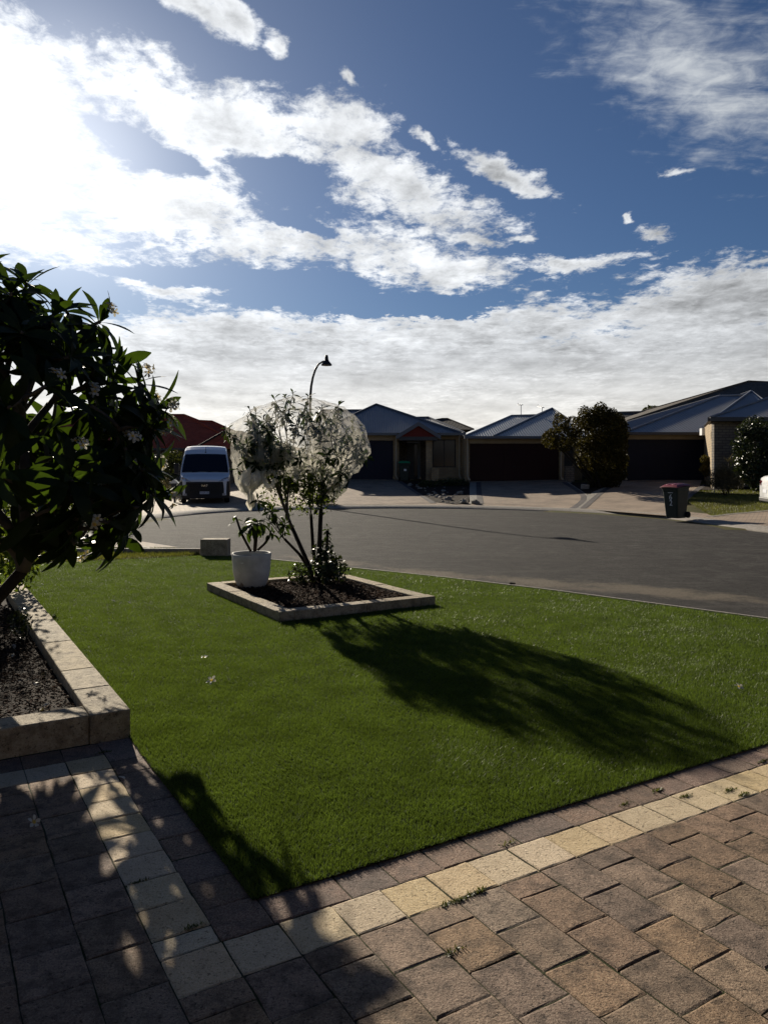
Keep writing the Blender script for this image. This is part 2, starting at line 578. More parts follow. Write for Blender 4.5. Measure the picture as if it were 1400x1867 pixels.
M['far_leaf'] = leaf_mat('far_leaf', (0.035, 0.045, 0.014), (0.08, 0.09, 0.012), 0.25, vs=0.8)
M['dry_leaf'] = leaf_mat('dry_leaf', (0.10, 0.085, 0.045), (0.12, 0.10, 0.04), 0.3)
M['petal'] = leaf_mat('petal', (0.6, 0.58, 0.51), (0.5, 0.48, 0.40), 0.3, rough=0.5, spec=0.2, var=0.06, rnd=0.05)
M['petal_heart'] = leaf_mat('petal_heart', (0.75, 0.55, 0.12), (0.7, 0.5, 0.08), 0.3, rough=0.5, spec=0.2, var=0.1)
M['blade'] = leaf_mat('blade', (0.062, 0.099, 0.019), (0.165, 0.24, 0.028), 0.32, rough=0.45, spec=0.14, var=0.32, vs=3.5, rnd=0.0)
M['wild_blade'] = leaf_mat('wild_blade', (0.07, 0.085, 0.018), (0.20, 0.21, 0.03), 0.35, rough=0.5, spec=0.3, var=0.5, vs=1.2, rnd=0.0)
M['turf'] = mat('turf', (0.022, 0.045, 0.010), 0.9, 0.1, var=0.5, vscale=20, bump=0.012, bscale=160)
M['wild_turf'] = mat('wild_turf', (0.055, 0.06, 0.018), 0.95, 0.1, var=0.5, vscale=2.5, bump=0.03, bscale=60, col2=(0.09, 0.075, 0.03))
M['pot'] = mat('pot', (0.62, 0.61, 0.58), 0.75, 0.25, var=0.25, vscale=6, bump=0.003, bscale=18)
M['concrete'] = speckle_mat('concrete', (0.25, 0.225, 0.19), (0.14, 0.12, 0.10), (0.30, 0.27, 0.23), fine=200, rnd=0.05)
M['drive'] = brick_mat('drive', (0.35, 0.265, 0.19), (0.265, 0.195, 0.14), (0.16, 0.13, 0.105), bw=0.23, bh=0.12, ms=0.014, axis='XY', rot=R(28))
M['drive_band'] = brick_mat('drive_band', (0.10, 0.085, 0.085), (0.075, 0.065, 0.066), (0.05, 0.045, 0.042), bw=0.23, bh=0.2, ms=0.012, axis='XY', rot=R(20))
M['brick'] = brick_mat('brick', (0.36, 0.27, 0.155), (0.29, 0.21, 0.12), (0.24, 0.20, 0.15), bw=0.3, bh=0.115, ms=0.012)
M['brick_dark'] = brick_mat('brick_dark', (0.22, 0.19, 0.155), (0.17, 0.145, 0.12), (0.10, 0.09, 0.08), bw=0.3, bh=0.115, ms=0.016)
M['render'] = mat('render', (0.33, 0.27, 0.19), 0.85, 0.2, var=0.15, vscale=2)
M['roof_blue'] = mat('roof_blue', (0.095, 0.107, 0.128), 0.42, 0.5, metal=0.25, var=0.18, vscale=0.7)
M['roof_light'] = mat('roof_light', (0.20, 0.212, 0.225), 0.40, 0.5, metal=0.3, var=0.15, vscale=0.7)
M['roof_grey'] = mat('roof_grey', (0.25, 0.25, 0.262), 0.45, 0.5, metal=0.3, var=0.15, vscale=0.8)
M['roof_tile'] = mat('roof_tile', (0.10, 0.085, 0.07), 0.8, 0.25, var=0.3, vscale=2.5, bump=0.01, bscale=14)
M['roof_red'] = mat('roof_red', (0.36, 0.075, 0.04), 0.85, 0.15, var=0.3, vscale=2.5, bump=0.01, bscale=14)
M['roof_dark'] = mat('roof_dark', (0.035, 0.03, 0.028), 0.85, 0.2, var=0.3, vscale=3)
M['navy'] = mat('navy', (0.011, 0.013, 0.028), 0.6, 0.2, var=0.1, vscale=1)
M['maroon'] = mat('maroon', (0.026, 0.008, 0.008), 0.65, 0.2, var=0.1, vscale=1)
M['gable_red'] = mat('gable_red', (0.16, 0.028, 0.022), 0.8, 0.2, var=0.1)
M['gutter'] = mat('gutter', (0.10, 0.115, 0.14), 0.45, 0.4)
M['trim_cream'] = mat('trim_cream', (0.42, 0.36, 0.26), 0.7, 0.25, var=0.1)
M['fascia_dark'] = mat('fascia_dark', (0.05, 0.05, 0.055), 0.5, 0.4)
M['fence'] = mat('fence', (0.22, 0.235, 0.25), 0.6, 0.3, var=0.1)
M['grey_door'] = mat('grey_door', (0.34, 0.35, 0.37), 0.55, 0.3, var=0.08)
M['glass'] = mat('glass', (0.006, 0.008, 0.016), 0.12, 0.35)
M['black_metal'] = mat('black_metal', (0.012, 0.012, 0.013), 0.5, 0.3)
M['steel'] = mat('steel', (0.30, 0.31, 0.33), 0.4, 0.5, metal=0.7)
M['van_white'] = mat('van_white', (0.62, 0.66, 0.72), 0.28, 0.5, coat=0.6)
M['car_white'] = mat('car_white', (0.78, 0.79, 0.80), 0.25, 0.5, coat=0.6)
M['plastic_black'] = mat('plastic_black', (0.012, 0.012, 0.014), 0.55, 0.35)
M['rubber'] = mat('rubber', (0.01, 0.01, 0.01), 0.85, 0.2)
M['headlight'] = mat('headlight', (0.30, 0.32, 0.36), 0.12, 0.8)
M['chrome'] = mat('chrome', (0.7, 0.71, 0.74), 0.18, 0.6, metal=0.9)
M['plate'] = mat('plate', (0.55, 0.57, 0.62), 0.5, 0.3)
M['plate_ink'] = mat('plate_ink', (0.02, 0.03, 0.10), 0.5, 0.3)
M['tail_red'] = mat('tail_red', (0.35, 0.02, 0.02), 0.15, 0.7)
M['bin_green'] = mat('bin_green', (0.012, 0.024, 0.019), 0.5, 0.35, var=0.15, vscale=5)
M['lid_red'] = mat('lid_red', (0.20, 0.028, 0.038), 0.38, 0.45, var=0.15, vscale=5)
M['lid_green'] = mat('lid_green', (0.01, 0.22, 0.09), 0.45, 0.4)
M['sticker'] = mat('sticker', (0.75, 0.76, 0.74), 0.6, 0.2)
M['rock'] = speckle_mat('rock', (0.26, 0.23, 0.19), (0.11, 0.095, 0.08), (0.33, 0.30, 0.25), fine=120, rnd=0.25, bump=0.01)
M['timber'] = mat('timber', (0.26, 0.2, 0.14), 0.85, 0.2, var=0.3, vscale=5)


def road_mat():
    m = bpy.data.materials.new('asphalt')
    m.use_nodes = True
    t = m.node_tree
    N = NT(t)
    b = t.nodes['Principled BSDF']
    b.inputs['Specular IOR Level'].default_value = 0.10
    g = N.n('ShaderNodeNewGeometry').outputs['Position']
    ag = N.m('ADD', N.m('MULTIPLY', N.ss(N.noise(g, 95, 3, 0.8), 0.35, 0.68), 0.5), N.m('MULTIPLY', N.ss(N.noise(g, 22, 4, 0.9), 0.40, 0.60), 0.5))
    c = N.mix(ag, (0.010, 0.0092, 0.0088), (0.080, 0.074, 0.069))
    big = N.ss(N.noise(g, 0.45, 5, 0.6), 0.3, 0.72)
    c = N.mix(N.m('MULTIPLY', big, 0.6), c, (0.026, 0.0245, 0.0235))
    pat = N.ss(N.noise(g, 1.5, 7, 0.72, 1.0), 0.47, 0.60)
    c = N.mix(N.m('MULTIPLY', pat, 0.5), c, (0.072, 0.067, 0.062))
    mot = N.ss(N.noise(g, 5.0, 6, 0.75, 0.6), 0.42, 0.66)
    c = N.mix(N.m('MULTIPLY', mot, 0.55), c, (0.017, 0.015, 0.014))
    st = N.n('ShaderNodeMapping'); N.link(g, st.inputs[0]); st.inputs['Rotation'].default_value = (0, 0, R(38)); st.inputs['Scale'].default_value = (0.25, 2.6, 1)
    wear = N.ss(N.noise(st.outputs[0], 1.3, 6, 0.7, 0.5), 0.52, 0.72)
    c = N.mix(N.m('MULTIPLY', wear, 0.45), c, (0.085, 0.076, 0.068))
    # washed sand lying near the lawn edge
    tot = None
    for (cx, cy, rx, ry) in ((0.75, 11.35, 1.3, 0.5), (3.5, 9.7, 1.7, 0.55), (2.2, 10.4, 1.4, 0.5), (-1.0, 13.0, 1.4, 0.4), (2.5, 29.7, 0.9, 0.18)):
        mp = N.n('ShaderNodeMapping', vector_type='TEXTURE')
        N.link(g, mp.inputs[0])
        mp.inputs['Location'].default_value = (cx, cy, 0)
        mp.inputs['Rotation'].default_value = (0, 0, R(-40 if cy < 20 else 0))
        mp.inputs['Scale'].default_value = (rx, ry, 100)
        v = N.m('SUBTRACT', 1.0, N.vm('LENGTH', mp.outputs[0]))
        tot = v if tot is None else N.m('MAXIMUM', tot, v)
    ns = N.noise(g, 2.2, 6, 0.7)
    sand = N.ss(N.m('ADD', tot, N.m('MULTIPLY', N.m('SUBTRACT', ns, 0.5), 2.0)), 0.0, 0.8, 0, 0.85)
    c = N.mix(N.m('MULTIPLY', sand, N.m('ADD', N.m('MULTIPLY', ag, 0.8), 0.45), clamp=True), c, (0.19, 0.158, 0.118))
    N.link(c, b.inputs['Base Color'])
    b.inputs['Roughness'].default_value = 0.9
    bp = N.n('ShaderNodeBump'); bp.inputs['Distance'].default_value = 0.010
    N.link(ag, bp.inputs['Height'])
    N.link(bp.outputs[0], b.inputs['Normal'])
    return m


M['asphalt'] = road_mat()


def net_mat(name='netting', lo=0.06, hi=0.48):
    """fine white insect netting: coverage varies with folds and layers"""
    m = bpy.data.materials.new(name)
    m.use_nodes = True
    t = m.node_tree
    N = NT(t)
    out = t.nodes['Material Output']
    t.nodes.remove(t.nodes['Principled BSDF'])
    g = N.n('ShaderNodeTexCoord').outputs['Object']
    mp = N.n('ShaderNodeMapping'); N.link(g, mp.inputs[0]); mp.inputs['Scale'].default_value = (1, 1, 0.3)
    f1 = N.noise(mp.outputs[0], 9, 6, 0.62, 1.2)
    f2 = N.noise(g, 40, 4, 0.6)
    sx = N.n('ShaderNodeSeparateXYZ'); N.link(g, sx.inputs[0])
    an = N.n('ShaderNodeCombineXYZ')
    N.link(N.m('MULTIPLY', N.m('ARCTAN2', sx.outputs[1], sx.outputs[0]), 9.0), an.inputs[0]); N.link(N.m('MULTIPLY', sx.outputs[2], 1.6), an.inputs[1])
    crease = N.ss(N.noise(an.outputs[0], 1.5, 5, 0.7, 0.4), 0.5, 0.66, 0.0, 0.28)
    low = N.ss(sx.outputs[2], 0.85, 0.1, 0.0, 1.0)
    cov = N.m('ADD', N.ss(f1, 0.36, 0.68, lo, hi), N.m('MULTIPLY', N.m('SUBTRACT', f2, 0.5), 0.12))
    cov = N.m('ADD', cov, N.m('MULTIPLY', N.m('ADD', crease, 0.20), low), clamp=True)
    df = N.n('ShaderNodeBsdfDiffuse'); df.inputs[0].default_value = (0.80, 0.78, 0.72, 1)
    tr = N.n('ShaderNodeBsdfTranslucent'); tr.inputs[0].default_value = (0.85, 0.81, 0.72, 1)
    mx = N.n('ShaderNodeMixShader'); mx.inputs[0].default_value = 0.5
    N.link(df.outputs[0], mx.inputs[1]); N.link(tr.outputs[0], mx.inputs[2])
    tp = N.n('ShaderNodeBsdfTransparent')
    m2 = N.n('ShaderNodeMixShader')
    N.link(cov, m2.inputs[0]); N.link(tp.outputs[0], m2.inputs[1]); N.link(mx.outputs[0], m2.inputs[2])
    N.link(m2.outputs[0], out.inputs['Surface'])
    return m


M['netting'] = net_mat('netting', 0.15, 0.42)
M['netting_dense'] = net_mat('netting_dense', 0.45, 0.9)
M['netting_mid'] = net_mat('netting_mid', 0.05, 0.5)

# ------------------------------------------------------------------ ground, road, kerb
CXY, RB = (1.0, 21.3), 8.7


def sstep(a, b, x):
    t = min(1.0, max(0.0, (x - a) / (b - a)))
    return t * t * (3 - 2 * t)


def terr(x, y):
    dx, dy = x - CXY[0], y - CXY[1]
    az = math.degrees(math.atan2(dx, dy))
    s = sstep(-34, -14, az) * (1 - 0.45 * sstep(58, 80, az)) * (1 - sstep(84, 108, az))
    d = math.hypot(dx, dy) - RB - 0.35
    return 0.10 * sstep(14.3, 16.5, y) + 0.074 * min(12.0, max(0.0, d)) * s


def at(px, py, Y):
    """point at depth Y that the photograph shows at px, py"""
    return Vector(((px - CX) / F * Y, Y, EYE + (HY - py) / F * Y))


def ground_at(px, py):
    """where the sight line through px, py meets the terrain"""
    y = 2.0
    while y < 80:
        p = at(px, py, y)
        if p.z <= terr(p.x, p.y):
            return p
        y += 0.05
    return at(px, py, 80)


def W(u, v):
    """paving grid (u along the cream row, v away from the viewer) to world"""
    return (-0.532 + u * 0.859 - v * 0.512, 2.52 + u * 0.512 + v * 0.859)


def sheet(name, poly, eps, mt, step=0.6, parent=None, kind='structure', follow=True):
    bm = bmesh.new()
    vs_ = [bm.verts.new((x, y, 0)) for x, y in poly]
    bm.faces.new(vs_)
    bmesh.ops.triangulate(bm, faces=bm.faces[:])
    xs = [p[0] for p in poly]; ys = [p[1] for p in poly]
    if follow:
        for ax, lo, hi in ((0, min(xs), max(xs)), (1, min(ys), max(ys))):
            k = lo + step
            while k < hi:
                co = [0, 0, 0]; co[ax] = k
                no = [0, 0, 0]; no[ax] = 1
                bmesh.ops.bisect_plane(bm, geom=bm.verts[:] + bm.edges[:] + bm.faces[:], plane_co=co, plane_no=no)
                k += step
        for v in bm.verts:
            v.co.z = terr(v.co.x, v.co.y) + eps
    else:
        for v in bm.verts: v.co.z = eps
    bmesh.ops.recalc_face_normals(bm, faces=bm.faces[:])
    if bm.faces and sum(f.normal.z for f in bm.faces) < 0:
        bmesh.ops.reverse_faces(bm, faces=bm.faces[:])
    me = bpy.data.meshes.new(name)
    bm.to_mesh(me); bm.free()
    me.materials.append(mt)
    o = link_mesh(name, me, parent)
    return tag(o, kind=kind) if kind else o


def inside(poly, x, y):
    c = np.zeros(len(x), bool)
    j = len(poly) - 1
    for i in range(len(poly)):
        xi, yi = poly[i]; xj, yj = poly[j]
        hit = ((yi > y) != (yj > y)) & (x < (xj - xi) * (y - yi) / (yj - yi + 1e-12) + xi)
        c ^= hit
        j = i
    return c


def build_ground():
    road_x = np.array(offset_line(ARC, 0.2) + offset_line(LAWN_EDGE, 0.2))
    rr = [0.0] + list(np.arange(1, 8.5, 1.5)) + list(np.arange(8.6, 25, 0.4)) + [27, 32, 40, 60, 100, 200, 450, 900]
    na = 144
    mb = MB()
    vs_ = []
    for r in rr:
        for k in range(na):
            a = 2 * math.pi * k / na
            x, y = CXY[0] + r * math.sin(a), CXY[1] + r * math.cos(a)
            vs_.append((x, y, terr(x, y) - 0.05))
    P = np.array(vs_)
    low = inside([tuple(p) for p in road_x], P[:, 0], P[:, 1])
    vs_ = [(p[0], p[1], -0.06 if l else p[2]) for p, l in zip(P, low)]
    fs_ = []
    for i in range(len(rr) - 1):
        for k in range(na):
            k2 = (k + 1) % na
            fs_.append((i * na + k, (i + 1) * na + k, (i + 1) * na + k2, i * na + k2))
    mb.add(vs_, fs_)
    g = mb.build('ground', M['wild_turf'], smooth=True)
    tag(g, kind='structure')



def catmull(pts, n=6):
    out = []
    P = [pts[0]] + list(pts) + [pts[-1]]
    for i in range(1, len(P) - 2):
        p0, p1, p2, p3 = [np.array(P[i + k], float) for k in (-1, 0, 1, 2)]
        for j in range(n):
            t = j / n
            out.append(tuple(0.5 * ((2 * p1) + (-p0 + p2) * t + (2 * p0 - 5 * p1 + 4 * p2 - p3) * t * t + (-p0 + 3 * p1 - 3 * p2 + p3) * t ** 3)))
    out.append(tuple(pts[-1]))
    return out


ARC = catmull([(-4.0, 14.75), (-5.15, 15.84), (-6.0, 17.2), (-6.75, 19.2), (-7.1, 21.5), (-6.95, 24.0), (-6.2, 26.4), (-4.8, 28.3), (-2.6, 29.5), (0, 30.05),
               (2.5, 29.9), (4.7, 29.0), (6.7, 27.4), (8.1, 25.4), (8.8, 23.2), (9.05, 20.9), (9.3, 18.4), (10.2, 16.0), (12, 13.4), (15, 10.2), (22, 3), (30, -5)], 5)
LAWN_EDGE = [(30, -18), (12, 0.1), (8.5, 3.55), (3.97, 7.95), (2.11, 9.86), (0.9, 10.95), (-0.517, 12.06), (-1.88, 13.12), (-3.0, 13.85), (-3.6, 14.3)]
sheet('road', ARC + LAWN_EDGE, 0.0, M['asphalt'], follow=False)


def offset_line(line, d):
    """offset an open polyline outward (left of travel is in, right is out)"""
    out = []
    for i, p in enumerate(line):
        a = np.array(line[max(i - 1, 0)]); b = np.array(line[min(i + 1, len(line) - 1)])
        t = (b - a) / np.linalg.norm(b - a)
        n = np.array((-t[1], t[0]))
        out.append((p[0] + n[0] * d, p[1] + n[1] * d))
    return out


def build_kerb():
    prof = [(0.0, -0.03), (0.0, 0.025), (0.05, 0.05), (0.15, 0.085), (0.30, 0.115), (0.40, 0.122), (0.42, 0.06)]
    mb = MB()
    cols = [offset_line(ARC, o) for o, _ in prof]
    n = len(ARC)
    vs_ = []
    for i in range(n):
        low = sstep(14.6, 17.2, ARC[i][1])
        for j, (o, z) in enumerate(prof):
            vs_.append((cols[j][i][0], cols[j][i][1], z * (0.25 + 0.75 * low)))
    k = len(prof)
    fs_ = [(i * k + j, (i + 1) * k + j, (i + 1) * k + j + 1, i * k + j + 1) for i in range(n - 1) for j in range(k - 1)]
    mb.add(vs_, fs_)
    o = mb.build('kerb', M['concrete'])
    tag(o, kind='structure')
    # near side: flush kerb the turf is laid against
    mb = MB()
    L = LAWN_EDGE[1:]
    a = offset_line(L, -0.012); b = offset_line(L, 0.03)
    for i in range(len(L) - 1):
        mb.prism([b[i], b[i + 1], a[i + 1], a[i]], -0.03, 0.010)
    o = mb.build('lawn_kerb', M['concrete'])
    tag(o, kind='structure')
    # paved strip behind the far kerb
    i0 = next(i for i, p in enumerate(ARC) if p[1] > 22.6)
    i1 = next(i for i, p in enumerate(ARC) if p[0] > 11.5)
    seg = ARC[i0:i1 + 1]
    mb = MB()
    offs = [0.42, 0.8, 1.2, 1.6]
    lines = [offset_line(seg, o) for o in offs]
    vs_ = [(lines[j][i][0], lines[j][i][1], max(terr(*lines[j][i]) + 0.004, 0.112)) for i in range(len(seg)) for j in range(len(offs))]
    k = len(offs)
    fs_ = [(i * k + j, (i + 1) * k + j, (i + 1) * k + j + 1, i * k + j + 1) for i in range(len(seg) - 1) for j in range(k - 1)]
    mb.add(vs_, fs_)
    o = mb.build('footpath', M['drive'])
    tag(o, kind='structure')


build_ground()
build_kerb()


def gp(*pts):
    return [tuple(ground_at(*p)[:2]) for p in pts]


def band(name, pts, w, eps, mt):
    """narrow strip of paving along a line on the terrain"""
    pts = catmull(pts, 4) if len(pts) > 2 else pts
    n = []
    dense = []
    for a, b in zip(pts[:-1], pts[1:]):
        m_ = max(1, int(math.hypot(b[0] - a[0], b[1] - a[1]) / 0.4))
        for k in range(m_):
            dense.append((a[0] + (b[0] - a[0]) * k / m_, a[1] + (b[1] - a[1]) * k / m_))
    dense.append(pts[-1])
    l = offset_line(dense, w / 2); r = offset_line(dense, -w / 2)
    mb = MB()
    vs_ = []
    for p, q in zip(l, r):
        vs_ += [(p[0], p[1], terr(*p) + eps), (q[0], q[1], terr(*q) + eps)]
    mb.add(vs_, [(2 * i, 2 * i + 1, 2 * i + 3, 2 * i + 2) for i in range(len(dense) - 1)])
    o = mb.build(name, mt)
    return tag(o, kind='structure')


# driveways of the far houses (concrete block paving), dark border courses, light edges
DW = []
sheet('driveway', gp((600, 921), (700, 920), (788, 917), (727, 877), (724, 872.5), (640, 872.5), (632, 895)), 0.010, M['drive'])
sheet('driveway', gp((860, 918), (955, 921), (1044, 928), (1072, 905), (1036, 880), (1020, 873), (852, 873), (862, 890)), 0.010, M['drive'])
sheet('driveway', gp((1056, 928), (1130, 934), (1214, 941), (1250, 912), (1273, 891), (1284, 874), (1142, 874), (1124, 880), (1098, 893), (1071, 906)), 0.010, M['drive'])
sheet('driveway', [(-6.6, 27.0), (-5.0, 28.9), (-2.8, 30.1), (-3.6, 34.0), (-4.8, 47.2), (-13.5, 47.2), (-12.5, 34), (-9.5, 29.0), (-7.6, 24.6)], 0.010, M['drive'])
sheet('driveway', [(-4.0, 14.95), (-5.4, 16.0), (-6.4, 17.4), (-7.1, 19.2), (-16, 21), (-16, 14.95)], 0.006, M['drive'])
sheet('driveway', [(9.3, 23.0), (10.2, 24.1), (12.1, 25.0), (14.2, 26.2), (24, 31), (26, 24), (14.5, 15.5), (10.6, 17.0), (9.7, 19.5)], 0.010, M['drive'])
band('driveway_border', gp((727, 877), (757, 897), (790, 918)), 0.24, 0.018, M['drive_band'])
band('driveway_border', gp((872, 880), (873, 900), (876, 919)), 0.24, 0.018, M['drive_band'])
band('driveway_edge', gp((864, 880), (864, 900), (866, 919)), 0.42, 0.016, M['concrete'])
band('driveway_border', gp((1028, 880), (1064, 906), (1042, 928)), 0.24, 0.018, M['drive_band'])
band('driveway_edge', gp((1034, 879), (1070, 904), (1050, 928)), 0.30, 0.016, M['concrete'])
band('driveway_border', gp((1124, 883), (1098, 897), (1062, 928)), 0.24, 0.018, M['drive_band'])
band('driveway_edge', gp((1121, 880), (1092, 894), (1056, 924)), 0.30, 0.016, M['concrete'])
band('driveway_border', gp((1286, 884), (1271, 893), (1247, 913)), 0.24, 0.018, M['drive_band'])
band('driveway_edge', [(9.75, 23.1), (10.6, 23.7), (11.7, 24.15), (12.8, 24.7), (14.0, 25.5)], 0.26, 0.02, M['concrete'])

# ------------------------------------------------------------------ block paving in front of the viewer
G = 0.2


def paver_mesh(name, lu, lv, mt, seed, h=0.05, nu=4, nv=4):
    rg = random.Random(seed)
    mb = MB()
    e = 0.0045

    def fn(s, t):
        x, y = (s - 0.5) * lu, (t - 0.5) * lv
        edge = min(s, 1 - s, t, 1 - t)
        z = 0.0
        if edge < 1e-6:
            z = -0.0015 - rg.random() * 0.002
            x += (rg.random() - 0.5) * 0.004; y += (rg.random() - 0.5) * 0.004
        else:
            z += (rg.random() - 0.5) * 0.0018
        return (x, y, z)
    # non uniform rows so that the rim is a narrow worn arris
    us = [0, 0.035, 0.33, 0.67, 0.965, 1]; vs_ = [0, 0.035, 0.5, 0.965, 1]
    pts = [fn(s, t) for t in vs_ for s in us]
    nu_, nv_ = len(us), len(vs_)
    fs_ = [(j * nu_ + i, j * nu_ + i + 1, (j + 1) * nu_ + i + 1, (j + 1) * nu_ + i) for j in range(nv_ - 1) for i in range(nu_ - 1)]
    mb.add(pts, fs_)
    rim = [i for i in range(nu_)] + [j * nu_ + nu_ - 1 for j in range(1, nv_)] + [(nv_ - 1) * nu_ + i for i in range(nu_ - 2, -1, -1)] + [j * nu_ for j in range(nv_ - 2, 0, -1)]
    b = len(mb.v)
    mb.v += [(mb.v[i][0], mb.v[i][1], -h) for i in rim]
    n = len(rim)
    mb.f += [(rim[k], b + k, b + (k + 1) % n, rim[(k + 1) % n]) for k in range(n)]
    return mb.mesh(name, mt)


def build_paving():
    root = sheet('paving', [W(-9, -6), W(9, -6), W(7.25, 0.2), W(0.2, 0.2), W(0.2, 2.15), W(-9, 2.15)], -0.0032, M['joint'], follow=False)
    ROOT_LOC[root.name] = Vector((0, 0, 0))
    items = []      # (u0, v0, du, dv, kind)
    LV = 0.228
    nmax = 36
    # header course against the turf and planter, cream band, cream return along the planter
    k = 0
    u = 0.19
    while u < 7.0:
        d = 0.2 if (k % 5) else 0.3
        items.append((u, 0.0, d, 0.19, 'header')); u += d; k += 1
    for i in range(10):
        items.append((0.0, 0.0 + i * 0.2, 0.19, 0.2 if i < 9 else 0.32, 'header'))
    for i in range(38):
        items.append((-0.4 + i * 0.2 + 0.2, -0.2, 0.2, 0.2, 'cream'))
    v = 0.0
    for d in (0.11, 0.2, 0.2, 0.2, 0.2, 0.2, 0.2, 0.2, 0.2, 0.21):
        items.append((-0.2, v, 0.2, d, 'cream')); v += d
    for i in range(40):
        items.append((-0.4 - i * 0.2, 1.72, 0.2, 0.2, 'cream'))
        items.append((-0.2 - i * 0.2, 1.92, 0.2, 0.2, 'header'))
    # field
    for c in range(-44, 44):
        u0 = c * G
        odd = c % 2
        if u0 >= -0.2 - 1e-6:
            if u0 > 7.4: continue
            v = -0.2
            first = True
        else:
            v = 1.72
            first = True
        while v > -6:
            d = LV / 2 if (first and odd) else LV
            first = False
            items.append((u0, v - d, G, d, 'paver'))
            v -= d
    meshes = {}
    def get(kind, lu, lv, var):
        key = (kind, round(lu, 3), round(lv, 3), var)
        if key not in meshes:
            gap = 0.0048 if kind == 'cream' else 0.0036
            meshes[key] = paver_mesh(kind + '_block', lu - gap, lv - gap, M[kind], hash(key[1:]) % 9999 + var)
        return meshes[key]
    ang = math.atan2(0.512, 0.859)
    near, rest = [], []
    for (u0, v0, du, dv, kind) in items:
        x, y = W(u0 + du / 2, v0 + dv / 2)
        if y > 0.25:
            px = CX + F * x / y; py = HY + F * EYE / y
            m_ = 0.11 * F / y
            if -m_ < px < 1400 + m_ and py < 1867 + m_ * 0.8:
                near.append((y, u0, v0, du, dv, kind)); continue
        if math.hypot(x, y) < 5.5:
            rest.append((y, u0, v0, du, dv, kind))
    near.sort()
    extra = near[290:]
    near = near[:290]
    rg = random.Random(3)
    for (y, u0, v0, du, dv, kind) in near:
        me = get(kind, du, dv, rg.randrange(4))
        nm = {'paver': 'brown_paver', 'header': 'edge_paver', 'cream': 'cream_paver'}[kind]
        o = link_mesh(nm, me, root)
        x, y = W(u0 + du / 2, v0 + dv / 2)
        o.location = (x, y, rg.uniform(-0.0015, 0.0015))
        o.rotation_euler = (rg.uniform(-0.006, 0.006), rg.uniform(-0.006, 0.006), ang + rg.uniform(-0.012, 0.012) + (math.pi if rg.random() < .5 else 0))
    for kind in ('paver', 'header', 'cream'):
        mb = MB()
        for (y, u0, v0, du, dv, kd) in rest + extra:
            if kd != kind: continue
            g = 0.0035
            dz = rg.uniform(0.001, 0.0035)
            q = [W(u0 + g, v0 + g), W(u0 + du - g, v0 + g), W(u0 + du - g, v0 + dv - g), W(u0 + g, v0 + dv - g)]
            mb.prism(q, -0.05, dz - 0.002)
        if mb.v:
            tag(mb.build('further_paving', M[kind], root), kind='stuff')
    return root


PAVING = build_paving()


# ------------------------------------------------------------------ limestone planters
def planter(root, segs, h, w_inner):
    """segs: (u0, v0, u1, v1) block footprints"""
    rg = random.Random(5)
    for (u0, v0, u1, v1) in segs:
        mb = MB()
        g = 0.002
        q = [W(u0 + g, v0 + g), W(u1 - g, v0 + g), W(u1 - g, v1 - g), W(u0 + g, v1 - g)]
        j = rg.uniform(-0.004, 0.004)
        mb.prism(q, -0.03, h + j)
        mb.build('limestone_block', M['limestone'], root, bevel=0.007)


def rough_soil(name, poly, z, amp, mt, parent, n=46):
    us = [p[0] for p in poly]; vs_ = [p[1] for p in poly]
    u0, u1, v0, v1 = min(us), max(us), min(vs_), max(vs_)
    rg = np.random.default_rng(11)
    h = rg.random((n + 1, n + 1)) * amp
    h2 = rg.random((8, 8)) * amp * 1.5

    def fn(s, t):
        x, y = W(u0 + (u1 - u0) * s, v0 + (v1 - v0) * t)
        return (x, y, z + h[int(s * n + .5), int(t * n + .5)] + h2[int(s * 6.99), int(t * 6.99)])
    mb = MB().grid(fn, n, n)
    return mb.build(name, mt, parent, smooth=True)


def chips(name, u0, u1, v0, v1, z, n, parent, seed, size=(0.012, 0.045)):
    rg = np.random.default_rng(seed)
    u = rg.uniform(u0, u1, n); v = rg.uniform(v0, v1, n)
    x = -0.532 + u * 0.859 - v * 0.512; y = 2.52 + u * 0.512 + v * 0.859
    L = rg.uniform(size[0], size[1], n); w = L * rg.uniform(0.2, 0.55, n)
    th = rg.uniform(0, 2 * np.pi, n); tl = rg.normal(0, 0.35, n)
    dx, dy, dz = np.cos(th) * np.cos(tl), np.sin(th) * np.cos(tl), np.sin(tl)
    zz = z + rg.uniform(0.0, 0.03, n)
    rl = rg.normal(0, 0.4, n)
    sx, sy, sz = -np.sin(th) * np.cos(rl), np.cos(th) * np.cos(rl), np.sin(rl)
    c = np.stack([x, y, zz], 1); a = np.stack([dx, dy, dz], 1) * (L / 2)[:, None]; b = np.stack([sx, sy, sz], 1) * (w / 2)[:, None]
    up = np.array([0, 0, 0.004])
    V = np.stack([c - a - b, c + a - b, c + a + b, c - a + b, c - a * 0.8 - b * 0.7 + up, c + a * 0.9 - b * 0.8 + up, c + a * 0.8 + b * 0.7 + up, c - a * 0.9 + b * 0.8 + up], 1).reshape(-1, 3)
    base = (np.arange(n) * 8)[:, None, None]
    q = np.array([[4, 5, 6, 7], [0, 1, 5, 4], [1, 2, 6, 5], [2, 3, 7, 6], [3, 0, 4, 7]])[None]
    Fc = (base + q).reshape(-1, 4)
    o = link_mesh(name, np_mesh(name, V, Fc, M['chip']), parent)
    return tag(o, kind='stuff')


